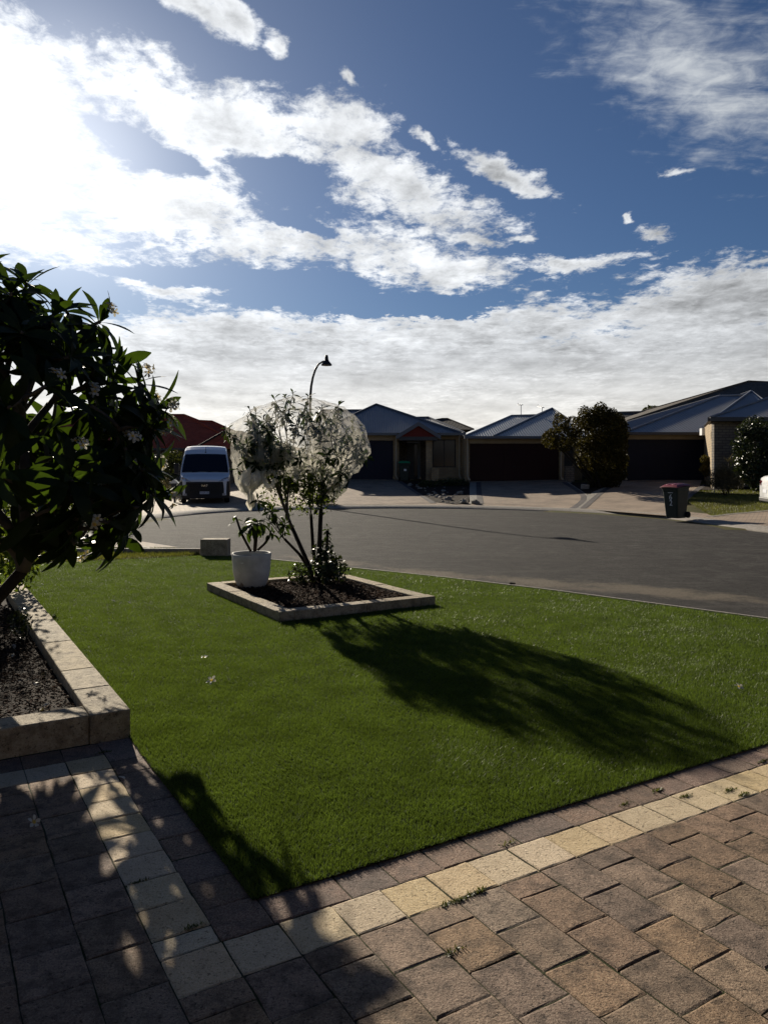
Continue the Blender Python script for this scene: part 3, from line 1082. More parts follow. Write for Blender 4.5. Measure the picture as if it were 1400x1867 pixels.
def build_beds():
    # bed beside the path: long side against the turf, short side facing the viewer
    r = empty('garden_bed', (0, 0, 0), label='long limestone walled bed of dark soil along the left side of the turf', cat='planter')
    H = 0.16
    segs = []
    lens = [0.58, 0.52, 0.98, 1.0, 1.0, 1.0, 0.88]
    v = 2.125
    for l in lens:
        segs.append((-0.04, v, 0.185, v + l)); v += l
    vend = v
    u = -0.04
    for l in (0.5, 1.0, 1.0, 1.0):
        segs.append((u - l, 2.135, u, 2.345)); u -= l
    for l in (1.0, 1.0, 1.0):
        pass
    u = -0.04
    for l in (1.0, 1.0, 1.0):
        segs.append((u - l, vend - 0.21, u, vend)); u -= l
    planter(r, segs, H, 0.22)
    rough_soil('soil', [(-3.2, 2.34), (-0.038, vend - 0.2)], 0.065, 0.012, M['soil'], r, n=70)
    chips('mulch', -1.9, -0.06, 2.36, 6.5, 0.086, 15000, r, 21, (0.006, 0.028))
    # square bed out on the turf
    r2 = empty('garden_bed', (0, 0, 0), label='square limestone edged mulch bed in the middle of the turf', cat='planter')
    u0, u1, v0, v1, w, h = 2.22, 4.13, 4.745, 7.07, 0.17, 0.105
    segs = [(u0 + w, v0, u0 + 1.02, v0 + w), (u0 + 1.02, v0, u1 - 0.2, v0 + w), (u1 - 0.2, v0, u1, v0 + w),
            (u0, v0, u0 + w, v0 + 0.62), (u0, v0 + 0.62, u0 + w, v0 + 1.5), (u0, v0 + 1.5, u0 + w, v1),
            (u1 - w, v0 + w, u1, v0 + 1.1), (u1 - w, v0 + 1.1, u1, v1 - w), (u0 + w, v1 - w, u0 + 1.1, v1), (u0 + 1.1, v1 - w, u1, v1)]
    planter(r2, segs, h, w)
    rough_soil('soil', [(u0 + w, v0 + w), (u1 - w, v1 - w)], 0.035, 0.012, M['soil'], r2, n=50)
    chips('mulch', u0 + w, u1 - w, v0 + w, v1 - w, 0.054, 9000, r2, 22, (0.010, 0.05))


build_beds()


# ------------------------------------------------------------------ turf
def blades(name, poly, holes, dens, hgt, wid, mt, seed, zf, lean=0.5, near=3.0, cull=None):
    """one blade per triangle; sparser and broader with distance"""
    rg = np.random.default_rng(seed)
    xs = [p[0] for p in poly]; ys = [p[1] for p in poly]
    out = []
    edges = [min(ys)] + [e for e in np.arange(2.5, 60, 0.75) if min(ys) < e < max(ys)] + [max(ys)]
    for a, b in zip(edges[:-1], edges[1:]):
        s = max(1.0, ((a + b) / 2) / near)
        n = int((max(xs) - min(xs)) * (b - a) * dens / s ** 1.75)
        x = rg.uniform(min(xs), max(xs), n); y = rg.uniform(a, b, n)
        k = inside(poly, x, y)
        for h in holes: k &= ~inside(h, x, y)
        k &= (np.abs(x) < 0.58 * y + 1.2)
        x, y = x[k], y[k]
        out.append(np.stack([x, y, np.full(len(x), s)], 1))
    A = np.concatenate(out)
    x, y, s = A.T
    n = len(x)
    z = zf(x, y)
    # the pile lies in gentle drifts
    ph = np.sin(x * 3.1 + 1.3 * np.sin(y * 2.3)) + np.sin(y * 4.7 + 1.7 * np.sin(x * 1.9)) + 0.6 * np.sin(x * 9 + y * 7)
    th = rg.uniform(0, 2 * np.pi, n)
    h = hgt * rg.uniform(0.6, 1.1, n) * (1 + 0.05 * ph)
    w = wid * s ** 0.65 * rg.uniform(0.7, 1.3, n)
    ln = np.abs(rg.normal(lean, 0.3, n))
    dx, dy = np.cos(th), np.sin(th)
    lx = dx * ln * h + 0.0025 * ph; ly = dy * ln * h + 0.0025 * np.sin(x * 5 - y * 3)
    f2 = rg.uniform(0, 2 * np.pi, n)
    sx, sy = np.cos(f2) * w / 2, np.sin(f2) * w / 2
    V = np.stack([np.stack([x - sx, y - sy, z - 0.002], 1), np.stack([x + sx, y + sy, z - 0.002], 1), np.stack([x + lx, y + ly, z + h], 1)], 1).reshape(-1, 3)
    T = np.arange(n * 3).reshape(-1, 3)
    return np_mesh(name, V, T, mt), n


TURF = [W(0.17, 0.165), W(0.17, 2.12), W(0.2, 2.2), W(0.2, 8.09), W(-3.2, 8.1), (-9.0, 11.6), (-6.5, 12.35), (-4.8, 12.9), (-3.3, 13.62), (-3.05, 13.75)] + \
       [(-1.9, 13.02), (-0.53, 11.97), (0.87, 10.86), (2.07, 9.77), (3.92, 7.86), (5.3, 6.55), W(7.05, 0.165)]
ISL = [W(2.25, 4.77), W(4.10, 4.77), W(4.10, 7.04), W(2.25, 7.04)]


def build_turf():
    root = sheet('lawn', TURF, 0.006, M['turf'], follow=False)
    me, n = blades('turf_pile', TURF, [ISL], 48000, 0.019, 0.0030, M['blade'], 31, lambda x, y: np.full(len(x), 0.006), lean=0.6, near=4.2)
    o = link_mesh('grass', me, root)
    tag(o, kind='stuff')
    print('turf blades', n)


build_turf()


def npterr(x, y):
    return np.array([terr(a, b) for a, b in zip(x, y)])


def build_wild_grass():
    strip = [(-9.0, 11.75), (-6.5, 12.5), (-4.8, 13.0), (-3.5, 13.6), (-3.25, 14.2), (-4.0, 14.75), (-9, 14.9)]
    sheet('grass_strip', strip, 0.004, M['wild_turf'], follow=False)
    me, n = blades('verge_blades', strip, [], 9000, 0.07, 0.006, M['wild_blade'], 41, lambda x, y: np.full(len(x), 0.0), near=6, lean=0.5)
    tag(link_mesh('grass', me), kind='stuff')
    patch = gp((1251, 914), (1274, 896), (1330, 894), (1415, 894), (1415, 912)) + [(12.9, 25.0), (12.0, 24.3), (10.9, 23.85), (9.95, 23.25)]
    sheet('grass_patch', patch, 0.012, M['wild_turf'])
    me, n = blades('patch_blades', patch, [], 9000, 0.075, 0.006, M['wild_blade'], 42, npterr, near=6, lean=0.5)
    tag(link_mesh('grass', me), kind='stuff')
    # timber edging in front of the verge and the stone block at its end
    mb = MB().box((-8.0, 14.0, -0.02), (-3.35, 14.1, 0.095))
    tag(mb.build('edging_board', M['concrete'], bevel=0.01), 'low pale edging board running through the grass verge at the back of the turf', 'garden edging')
    a = at(369, 1013, 13.75)
    mb = MB().box((a.x, 13.6, -0.02), (a.x + 0.48, 13.9, 0.30))
    o = mb.build('stone_block', M['limestone'], bevel=0.012)
    tag(o, 'single pale limestone block standing at the far corner of the turf', 'stone block')


build_wild_grass()


# ------------------------------------------------------------------ trees
def kmeans(P, k, rg, it=12):
    c = P[rg.choice(len(P), k, replace=False)]
    for _ in range(it):
        lab = np.argmin(((P[:, None] - c[None]) ** 2).sum(2), 1)
        for j in range(k):
            if (lab == j).any(): c[j] = P[lab == j].mean(0)
    return lab


def skeleton(start, sdir, tips, ks, pull, rg, r_tip, expo=0.5, sag=0.0):
    """branch polylines (points, radii) from start to all tips; returns polylines and the direction at each tip"""
    polys, ends = [], [None] * len(tips)

    def rad(n):
        return r_tip * n ** expo

    def curve(p0, d0, p1, r0, r1):
        d = np.linalg.norm(p1 - p0)
        m1 = p0 + d0 * d * 0.4
        ts = np.linspace(0, 1, 6)
        pts = [(1 - t) ** 2 * p0 + 2 * t * (1 - t) * m1 + t * t * p1 + rg.normal(0, d * 0.008, 3) * (0 < t < 1) - np.array([0, 0, sag * d * t * (1 - t)]) for t in ts]
        dd = pts[-1] - pts[-2]
        polys.append((pts, list(np.linspace(r0, r1, 6))))
        return dd / np.linalg.norm(dd)

    def rec(p, d, idx, lev, r):
        if len(idx) == 1:
            ends[idx[0]] = curve(p, d, tips[idx[0]], r, r_tip * 0.85)
            return
        k = min(ks[min(lev, len(ks) - 1)], len(idx))
        lab = kmeans(tips[idx], k, rg) if k < len(idx) else np.arange(len(idx))
        for j in range(k):
            sub = [idx[i] for i in range(len(idx)) if lab[i] == j]
            if not sub: continue
            if len(sub) == 1:
                ends[sub[0]] = curve(p, d, tips[sub[0]], rad(1) * 1.3, r_tip * 0.85)
                continue
            cen = tips[sub].mean(0)
            q = p + (cen - p) * pull[min(lev, len(pull) - 1)]
            rr = min(rad(len(sub)), r)
            dd = curve(p, d, q, rr * 1.08, rr * 0.92)
            rec(q, dd, sub, lev + 1, rr)
    rec(np.array(start, float), np.array(sdir, float), list(range(len(tips))), 0, rad(len(tips)))
    return polys, ends


def leaf_mesh(name, L, wid, droop, fold, mt, wide_at=0.55, rows=6, tip=1.0):
    """leaf along +X, upper face +Z"""
    mb = MB()
    vs_ = []
    for i in range(rows + 1):
        t = i / rows
        prof = math.sin(math.pi * min(1, t ** (math.log(0.5) / math.log(wide_at)))) ** 0.85
        w = max(0.03, prof) * wid / 2 if 0 < i < rows else 0.004
        a = droop * t
        x = L * (math.sin(a) / droop if abs(droop) > 1e-3 else t)
        z = -L * ((1 - math.cos(a)) / droop if abs(droop) > 1e-3 else 0)
        vs_ += [(x, -w, z + fold * w), (x, 0, z), (x, w, z + fold * w)]
    fs_ = []
    for i in range(rows):
        b = i * 3
        fs_ += [(b, b + 3, b + 4, b + 1), (b + 1, b + 4, b + 5, b + 2)]
    mb.add(vs_, fs_)
    return mb.mesh(name, mt, smooth=True)


def mesh_arrays(me):
    v = np.empty(len(me.vertices) * 3, np.float32); me.vertices.foreach_get('co', v)
    f = np.array([list(p.vertices) for p in me.polygons])
    return v.reshape(-1, 3), f


def place_matrix(p, d, up, roll, s):
    d = Vector(d).normalized(); up = Vector(up)
    y = up.cross(d)
    if y.length < 1e-4: y = Vector((0, 1, 0)).cross(d)
    y.normalize()
    z = d.cross(y)
    m = Matrix((d, y, z)).transposed() @ Matrix.Rotation(roll, 3, 'X')
    return Matrix.Translation(Vector(p)) @ (m * s).to_4x4()


def rosette(p, d, n, rg, e_lo, e_hi, smin, smax, gravity=0.25):
    """leaf transforms spiralling round the end of a twig"""
    out = []
    d = Vector(d).normalized()
    a = d.cross(Vector((0.2, 0.9, 0.3))).normalized(); b = d.cross(a)
    th = rg.uniform(0, 6.28)
    for i in range(n):
        t = i / max(1, n - 1)
        th += 2.4 + rg.normal(0, 0.25)
        e = e_lo + (e_hi - e_lo) * t + rg.normal(0, 0.18)
        v = (a * math.cos(th) + b * math.sin(th)) * math.cos(e) + d * math.sin(e)
        v = v + Vector((0, 0, -gravity * (1 - t)))
        s = rg.uniform(smin, smax) * (1.0 - 0.35 * max(0, t - 0.7) / 0.3)
        out.append(place_matrix(Vector(p) - d * 0.07 * (1 - t), v, d, rg.normal(0, 0.35), s))
    return out


def put_leaves(root, name, mats_, variants, rg, limit, score, stuff_name):
    """the leaves that show largest as objects, the rest joined"""
    order = sorted(range(len(mats_)), key=lambda i: score(mats_[i]))
    off = Matrix.Translation(-root.location)
    pick = [rg.integers(len(variants)) for _ in mats_]
    for i in order[:limit]:
        o = link_mesh(name, variants[pick[i]], root)
        o.matrix_local = off @ mats_[i]
    rest = order[limit:]
    if rest:
        arr = [mesh_arrays(v) for v in variants]
        V, Fc, b = [], [], 0
        for i in rest:
            v, f = arr[pick[i]]
            m = np.array(off @ mats_[i])
            V.append(v @ m[:3, :3].T + m[:3, 3]); Fc.append(f + b); b += len(v)
        o = link_mesh(stuff_name, np_mesh(stuff_name, np.concatenate(V), np.concatenate(Fc), variants[0].materials[0], smooth=True), root)
        tag(o, kind='stuff')


def flower_mesh(name, size):
    """five petalled frangipani bloom, opening along +Z"""
    mb = MB()
    for k in range(5):
        th = 2 * math.pi * k / 5
        M3 = Matrix.Rotation(th, 3, 'Z')
        pts = []
        for (x, w, z) in ((0.06, 0.05, -0.10), (0.3, 0.17, 0.10), (0.65, 0.27, 0.22), (0.92, 0.18, 0.20), (1.02, 0.02, 0.14)):
            for s in (-1, 0, 1):
                pts.append(M3 @ Vector((x * size, s * w * size + 0.06 * size * x, (z + 0.05 * s - (0.04 if s == 0 else 0)) * size)))
        fs_ = []
        for i in range(4):
            b = i * 3
            fs_ += [(b, b + 3, b + 4, b + 1), (b + 1, b + 4, b + 5, b + 2)]
        mb.add(pts, fs_)
    me = mb.mesh(name, M['petal'], smooth=True)
    me.materials.append(M['petal_heart'])
    for i, p in enumerate(me.polygons):
        if i % 8 < 2: p.material_index = 1
    return me


def shell_points(c, rx, ry, rz, n, rg, rmin=0.8, zmin=-0.6, mind=0.2, test=None):
    pts = []
    tries = 0
    while len(pts) < n and tries < 20000:
        tries += 1
        v = rg.normal(0, 1, 3); v /= np.linalg.norm(v)
        if v[2] < zmin: continue
        r = rg.uniform(rmin, 1.0)
        p = np.array(c) + v * r * np.array([rx, ry, rz])
        if test and not test(p): continue
        if all(np.linalg.norm(p - q) > mind for q in pts): pts.append(p)
    return np.array(pts)


def wood(name, polys, mt, parent, seg=7):
    mb = MB()
    for pts, rad in polys:
        mb.tube(pts, rad, seg)
    return mb.build(name, mt, parent, smooth=True)


def build_frangipani():
    rg = np.random.default_rng(101)
    base = Vector((-2.98, 5.72, 0.07))
    root = empty('frangipani_tree', base, label='large dark frangipani with long glossy leaves and white blooms in the bed beside the path', cat='tree')
    c = np.array([-3.0, 5.75, 1.74])
    tips = shell_points(c, 1.32, 1.28, 1.24, 98, rg, 0.72, -0.45, 0.27)
    low = np.array([[-2.15, 5.35, 1.02], [-2.45, 5.2, 1.08], [-1.95, 5.75, 1.12], [-1.98, 5.1, 1.3], [-3.4, 5.0, 1.1], [-3.9, 5.3, 1.2], [-2.7, 4.95, 1.25],
                    [-2.15, 6.2, 0.98], [-2.3, 6.45, 1.15], [-2.0, 6.0, 1.1], [-2.5, 6.3, 0.95], [-1.72, 5.5, 1.55], [-1.70, 5.65, 1.85], [-1.82, 5.4, 1.7], [-1.75, 5.3, 1.3], [-1.68, 5.7, 2.0], [-2.05, 5.0, 1.5], [-3.1, 5.9, 2.9], [-3.3, 5.5, 2.9], [-2.6, 5.5, 2.75], [-2.85, 5.4, 2.9], [-2.35, 5.4, 2.5]])
    hang = np.array([list(at(px, py, yy)) for px, py, yy in ((115, 960, 5.35), (150, 955, 5.5), (178, 950, 5.3), (215, 935, 5.5), (258, 925, 5.35), (285, 905, 5.6), (235, 960, 5.4), (60, 960, 5.3))])
    tips = np.concatenate([tips, low, hang])
    fork = np.array([-2.66, 5.66, 0.80])
    trunk = [(base, 0.058), ((-2.97, 5.71, 0.35), 0.050), ((-2.87, 5.69, 0.58), 0.045), (fork, 0.043)]
    polys, ends = skeleton(fork, (0.1, 0, 1), tips, [5, 3, 3, 2], [0.5, 0.45, 0.5], rg, 0.014, 0.34, sag=0.12)
    mb = MB().tube([p for p, _ in trunk], [r for _, r in trunk], 10)
    # a second, thinner stem leaning away to the left
    mb.tube([(-3.02, 5.78, 0.05), (-3.12, 5.8, 0.5), (-3.3, 5.8, 1.0), (-3.5, 5.85, 1.5)], [0.05, 0.045, 0.04, 0.03], 8)
    mb.build('trunk', M['bark'], root, smooth=True)
    wood('branches', polys, M['bark_pale'], root, 7)
    variants = [leaf_mesh('frangipani_leaf', 0.335, 0.092, dr, 0.18, M['frangipani'], 0.56) for dr in (0.4, 0.85, 1.25)] + [leaf_mesh('frangipani_leaf', 0.37, 0.08, 0.85, 0.3, M['frangipani'], 0.5)]
    ms = []
    fl = []
    fm = [flower_mesh('frangipani_bloom', 0.036), flower_mesh('frangipani_bloom', 0.041)]
    for i, (p, d) in enumerate(zip(tips, ends)):
        out = (p - c) / np.linalg.norm(p - c)
        d = Vector(d * 0.5 + out * 0.7 + np.array([0, 0, 0.25])).normalized()
        n = int(rg.integers(15, 21))
        lo = p[2] < 1.35
        if p[0] > -2.4 and p[2] < 1.75: n = int(n * 0.75)
        ms += rosette(p, d, n if p[2] > 1.28 else 9, rg, -0.45 if not lo else -0.9, 1.1 if not lo else 0.5, 0.72, 1.15, 0.5 if not lo else 1.6)
        # blooms sit above the leaves at the twig ends
        flowery = rg.random() < 0.16 or (p[0] > -2.35 and 1.55 < p[2] < 2.2 and p[1] < 6.1)
        if flowery:
            top = Vector(p) + d * 0.10
            for q in range(int(rg.integers(3, 8))):
                v = (d + Vector(rg.normal(0, 0.7, 3))).normalized()
                fl.append(Matrix.Translation(top + v * rg.uniform(0.02, 0.075)) @ v.to_track_quat('Z', 'Y').to_matrix().to_4x4() @ Matrix.Rotation(rg.uniform(0, 6), 4, 'Z'))

    # openings in the crown that let flecks of sun through to the path
    L_ = np.array(SUN_DIR)
    mid = np.array([list(m.translation + m.to_3x3() @ Vector((0.14, 0, -0.02))) for m in ms])
    keep = np.ones(len(ms), bool)
    for (px, py, rad) in ((155, 1443, .08), (152, 1482, .07), (185, 1462, .07), (172, 1505, .06), (232, 1548, .09), (250, 1580, .10), (197, 1617, .085), (300, 1610, .08), (235, 1660, .10), (280, 1690, .075), (305, 1738, .11), (335, 1722, .09), (386, 1628, .085), (255, 1735, .07), (330, 1760, .08), (420, 1722, .06), (520, 1640, .06)):
        y = EYE * F / (py - HY)
        g0 = np.array(list(at(px, py, y)))
        d = mid - g0
        t = d @ L_
        keep &= np.linalg.norm(d - t[:, None] * L_[None], axis=1) > rad * 0.62
    eye = np.array([0, 0, EYE])
    for (px, py, rad) in ((46, 700, .04), (36, 668, .035), (60, 745, .035), (84, 722, .05), (30, 735, .03), (98, 750, .04), (72, 700, .035), (180, 735, .03), (15, 655, .03), (140, 690, .03), (160, 700, .025)):
        v = np.array(list(at(px, py, 1.0))) - eye; v /= np.linalg.norm(v)
        d = mid - eye; t = d @ v
        keep &= np.linalg.norm(d - t[:, None] * v[None], axis=1) > rad * 1.7
    ms = [m for m, k in zip(ms, keep) if k]

    def score(m):
        p = m.translation
        px = CX + F * p.x / max(0.1, p.y)
        return p.y + (6 if px < -30 else 0)
    put_leaves(root, 'leaf', ms, variants, rg, 300, score, 'foliage')
    off = Matrix.Translation(-root.location)
    for m in fl:
        o = link_mesh('flower', fm[rg.integers(2)], root)
        o.matrix_local = off @ m
    print('frangipani leaves', len(ms), 'flowers', len(fl))


build_frangipani()


def leaf_cloud(clumps, n, size, rg, ratio=0.5, flat=0.0, shell=0.55):
    """many small leaf faces spread through ellipsoid clumps (c, rx, ry, rz)"""
    w = np.array([a[1] * a[2] + a[2] * a[3] + a[1] * a[3] for a in clumps]); w = w / w.sum()
    idx = rg.choice(len(clumps), n, p=w)
    C = np.array([a[0] for a in clumps], float)[idx]; S = np.array([a[1:4] for a in clumps], float)[idx]
    v = rg.normal(0, 1, (n, 3)); v /= np.linalg.norm(v, axis=1)[:, None]
    r = 1 - shell * rg.random(n) ** 1.6
    P = C + v * S * r[:, None]
    nn = v * 0.7 + rg.normal(0, 0.7, (n, 3)); nn[:, 2] += 0.25; nn /= np.linalg.norm(nn, axis=1)[:, None]
    t = np.cross(nn, rg.normal(0, 1, (n, 3))); t /= np.linalg.norm(t, axis=1)[:, None]
    b = np.cross(nn, t)
    L = size * rg.uniform(0.6, 1.3, n)[:, None]; wd = L * ratio
    V = np.stack([P - t * L / 2, P + b * wd / 2 + nn * L * 0.08, P + t * L / 2 - nn * L * 0.12, P - b * wd / 2 + nn * L * 0.08], 1).reshape(-1, 3)
    Q = np.arange(n * 4).reshape(-1, 4)
    return V, Q


def bush(name, base, clumps, n, size, mt, label, cat='bush', stems=5, group=None, trunk_r=0.03, seed=1, ratio=0.5, shell=0.55, bark='bark'):
    rg = np.random.default_rng(seed)
    root = empty(name, base, label=label, cat=cat, group=group)
    V, Q = leaf_cloud(clumps, n, size, rg, ratio, shell=shell)
    V = V[:, :] - np.array(base)
    o = link_mesh('crown', np_mesh('crown', V, Q, mt), root)
    mb = MB()
    for i in range(stems):
        c = clumps[i % len(clumps)]
        q = Vector(c[0]); b = Vector(base) + Vector((rg.normal(0, trunk_r * 2), rg.normal(0, trunk_r * 2), -0.02))
        mid = b.lerp(q, 0.5) + Vector((rg.normal(0, .06), rg.normal(0, .06), 0.1))
        mb.tube([b, mid, q], [trunk_r, trunk_r * 0.75, trunk_r * 0.4], 6)
    if stems: mb.build('trunk', M[bark], root, smooth=True)
    return root


def build_net_tree():
    rg = np.random.default_rng(202)
    base = Vector((-0.90, 10.15, 0.05))
    root = empty('netted_tree', base, label='small many stemmed tree wrapped in white insect netting in the square bed', cat='tree')
    c = np.array([-1.15, 10.2, 1.86])
    tips = shell_points(c, 0.92, 0.74, 0.71, 112, rg, 0.58, -0.75, 0.13, test=lambda p: p[2] > 1.28)
    extra = [at(562, 722, 10.1), at(535, 716, 10.2), at(455, 745, 10.0), at(500, 726, 10.2), at(587, 742, 10.0), at(655, 828, 10.1), at(668, 832, 10.1), at(410, 782, 10.1), at(420, 790, 10.0), at(445, 838, 9.8), at(432, 855, 9.8),
             at(655, 775, 10.2), at(610, 752, 10.0), at(470, 910, 9.7), at(492, 930, 9.7), at(520, 955, 10.0), at(458, 780, 9.9), at(470, 800, 9.8), at(482, 818, 9.8), at(500, 835, 9.8), at(468, 830, 9.9), at(490, 800, 9.7), at(510, 815, 9.7)]
    extra += [at(rg.uniform(478, 605), rg.uniform(850, 945), 10.1 + rg.uniform(-.35, .35)) for _ in range(26)]
    n_low = 26
    tips = np.concatenate([tips, np.array([list(e) for e in extra])])
    mb = MB()
    polys_all, ends_all = [], [None] * len(tips)
    forks = [((-0.83, 10.12, 1.02), 0.032, [(-0.87, 10.14, 0.05), (-0.85, 10.12, 0.5)]),
             ((-1.20, 10.05, 0.78), 0.028, [(-0.93, 10.1, 0.05), (-0.98, 10.07, 0.28)]),
             ((-0.98, 10.3, 0.95), 0.024, [(-0.88, 10.22, 0.05), (-0.95, 10.28, 0.5)]),
             ((-1.32, 10.2, 0.62), 0.02, [(-0.97, 10.16, 0.2), (-1.12, 10.18, 0.42)]),
             ((-0.745, 10.15, 0.74), 0.022, [(-0.80, 10.18, 0.05), (-0.76, 10.17, 0.35)])]
    fp = np.array([f[0] for f in forks])
    # each tip belongs to a stem
    asg = []
    for p in tips:
        s = [abs(p[0] - f[0]) * 1.0 + abs(p[1] - f[1]) * 0.6 + (0.5 if i >= 3 else 0) + (5 if (i == 4) else 0) + (5 if (i == 3 and p[2] > 1.35) else 0) for i, f in enumerate(fp)]
        asg.append(3 if (p[2] < 1.32 and p[0] < -1.2) else int(np.argmin(s)))
    for i, (f, r, path) in enumerate(forks):
        mb.tube([Vector(q) for q in path] + [Vector(f)], [r * 1.15, r, r * 0.9], 8)
        ids = [k for k in range(len(tips)) if asg[k] == i]
        if not ids: continue
        up = (np.array(f) - np.array(path[-1])); up = up / np.linalg.norm(up)
        pol, en = skeleton(f, up, tips[ids], [4, 3, 3], [0.45, 0.5, 0.5], rg, 0.0052, 0.40)
        polys_all += pol
        for k, e in zip(ids, en): ends_all[k] = e
    # cut stub on the right
    mb.build('trunk', M['bark'], root, smooth=True)
    wood('branches', polys_all, M['bark_pale'], root, 5)
    variants = [leaf_mesh('tree_leaf', 0.125, 0.042, dr, 0.2, M['net_leaf'], 0.6, rows=4) for dr in (0.3, 0.7, 1.0)]
    ms = []
    for q_, (p, d) in enumerate(zip(tips, ends_all)):
        d = Vector(d if d is not None else (0, 0, 1)) + Vector((0, 0, 0.5))
        dark = -1.85 < p[0] < -1.25 and 1.55 < p[2] < 2.2
        n = int(rg.integers(8, 13)) + (14 if dark else 0)
        if q_ >= len(tips) - n_low: n = int(rg.integers(2, 6))
        ms += rosette(p, d, n, rg, -0.6, 1.0, 0.75, 1.2, 0.4)
        if rg.random() < 0.45:
            q = Vector(p) - d.normalized() * rg.uniform(0.1, 0.2)
            ms += rosette(q, d, 6, rg, -0.3, 0.8, 0.6, 1.0, 0.3)
    # shoots on the stub
    ms += rosette((-0.745, 10.15, 0.79), (0, 0, 1), 16, rg, -0.6, 0.9, 0.5, 0.8, 0.3)
    ms += rosette((-0.745, 10.15, 0.73), (0, 0, 1), 10, rg, -0.6, 0.5, 0.5, 0.8, 0.3)
    put_leaves(root, 'leaf', ms, variants, rg, 300, lambda m: m.translation.y, 'foliage')
    # small inner leaves
    V, Q = leaf_cloud([((-1.2, 10.1, 1.35), 0.55, 0.45, 0.42), ((-1.55, 10.0, 1.75), 0.3, 0.3, 0.32), ((-0.95, 10.1, 1.3), 0.4, 0.4, 0.4)], 2300, 0.05, rg, 0.5, shell=0.95)
    tag(link_mesh('inner_leaves', np_mesh('inner_leaves', V - np.array(base), Q, M['small_leaf']), root), kind='stuff')

    # the net: one sheet thrown over the crown, bunched where its hem is tied
    net = empty('insect_net', (-1.15, 10.2, 1.2), label='fine white netting draped over the small tree and tied in bunches below', cat='netting')
    rgn = np.random.default_rng(5)
    nph, nt = 150, 46
    ph = np.linspace(0, 2 * np.pi, nph, endpoint=False)
    pleat = sum(np.sin(ph * k + rgn.uniform(0, 6)) * a for k, a in ((3, 0.5), (7, 0.5), (13, 0.6), (23, 0.7), (37, 0.8), (53, 0.7)))
    from mathutils import noise as mn
    tipd = tips[tips[:, 2] > 1.2] - c
    tipl = np.linalg.norm(tipd, axis=1); tipu = tipd / tipl[:, None]
    verts, faces = [], []
    rims = {}
    for j in range(nt + 1):
        t = j / nt
        for i in range(nph):
            p_ = ph[i]
            left, right, back = max(0, -math.cos(p_ + 0.15)), max(0, math.cos(p_ - 0.1)), max(0, math.sin(p_))
            u = t / 0.55
            if u <= 1:
                el = math.pi / 2 - u * (math.pi / 2 + 0.12)
                d = np.array([math.cos(el) * math.cos(p_), math.cos(el) * math.sin(p_), math.sin(el)])
                ca = np.clip(tipu @ d, -1, 1)
                tent = float(np.max(tipl * (1 - 0.50 * np.arccos(ca)))) * 0.985
                base_r = 1 / math.sqrt((math.cos(el) / (0.86 + 0.10 * right)) ** 2 + (math.sin(el) / 0.62) ** 2)
                r = max(tent, base_r)
                rim = (r * math.cos(el), r * math.sin(el))
                rims[i] = rim
            else:
                # below its widest ring the net runs taut down to where it is gathered
                w_ = (u - 1) / (1 / 0.55 - 1)
                hz = -0.30 - 0.36 * left ** 1.5 - 0.40 * right ** 1.5 - 0.12 * back
                hr = 0.55 + 0.12 * left - 0.10 * right
                r0, z0 = rims[i]
                rx_ = r0 + (hr - r0) * w_ + 0.04 * math.sin(w_ * math.pi); z_ = z0 + (hz - z0) * w_
                r = math.hypot(rx_, z_)
                d = np.array([rx_ * math.cos(p_) / r, rx_ * math.sin(p_) / r, z_ / r]); el = -0.12 - w_ * 0.8
            k = sstep(0.4, -0.6, el) if False else max(0.0, min(1.0, (0.35 - el) / 1.0))
            r += pleat[i] * 0.012 * k
            q = Vector(d) * 3.2
            r += 0.055 * mn.noise(q * 1.3) + 0.035 * (abs(mn.noise(q * 2.7)) - 0.25) + 0.018 * (abs(mn.noise(q * 6.1)) - 0.25)
            verts.append((r * d[0], r * d[1] * 0.74, r * d[2] + 0.66))
    for j in range(nt):
        for i in range(nph):
            i2 = (i + 1) % nph
            faces.append((j * nph + i, j * nph + i2, (j + 1) * nph + i2, (j + 1) * nph + i))
    mb = MB().add(verts, faces)
    mb.build('net_sheet', M['netting'], net, smooth=True, local=True)
    # slack netting caught up among the twigs
    for q, (px, py, dy, w_, h_, ang) in enumerate(((563, 800, -.35, .34, .26, .2), (520, 848, -.4, .30, .18, -.4), (545, 885, .25, .3, .2, .3))):
        b = at(px, py, 10.15 + dy) - net.location
        o3 = Vector((q * 3.1, q * 1.7, q * 0.9))
        ca, sa = math.cos(ang), math.sin(ang)

        def crum(s_, t_):
            x, z = (s_ - .5) * w_ * 1.5, (t_ - .5) * h_ * 1.5
            n1 = mn.noise(Vector((x * 5, z * 5, 0)) + o3); n2 = abs(mn.noise(Vector((x * 11, z * 11, 2)) + o3))
            x2, z2 = x * (1 + .5 * n1) + .06 * n2, z * (1 - .4 * n1)
            return (b.x + x2 * ca - z2 * sa, b.y + 0.14 * n1 + 0.12 * n2 - .25 * (x * x + z * z), b.z + x2 * sa + z2 * ca - .3 * (x * x))
        MB().grid(crum, 26, 22).build('bunched_net', M['netting_mid'], net, smooth=True, local=True)
    # gathered bunch with a hanging tail
    b = at(457, 874, 9.8) - net.location
    mb = MB()

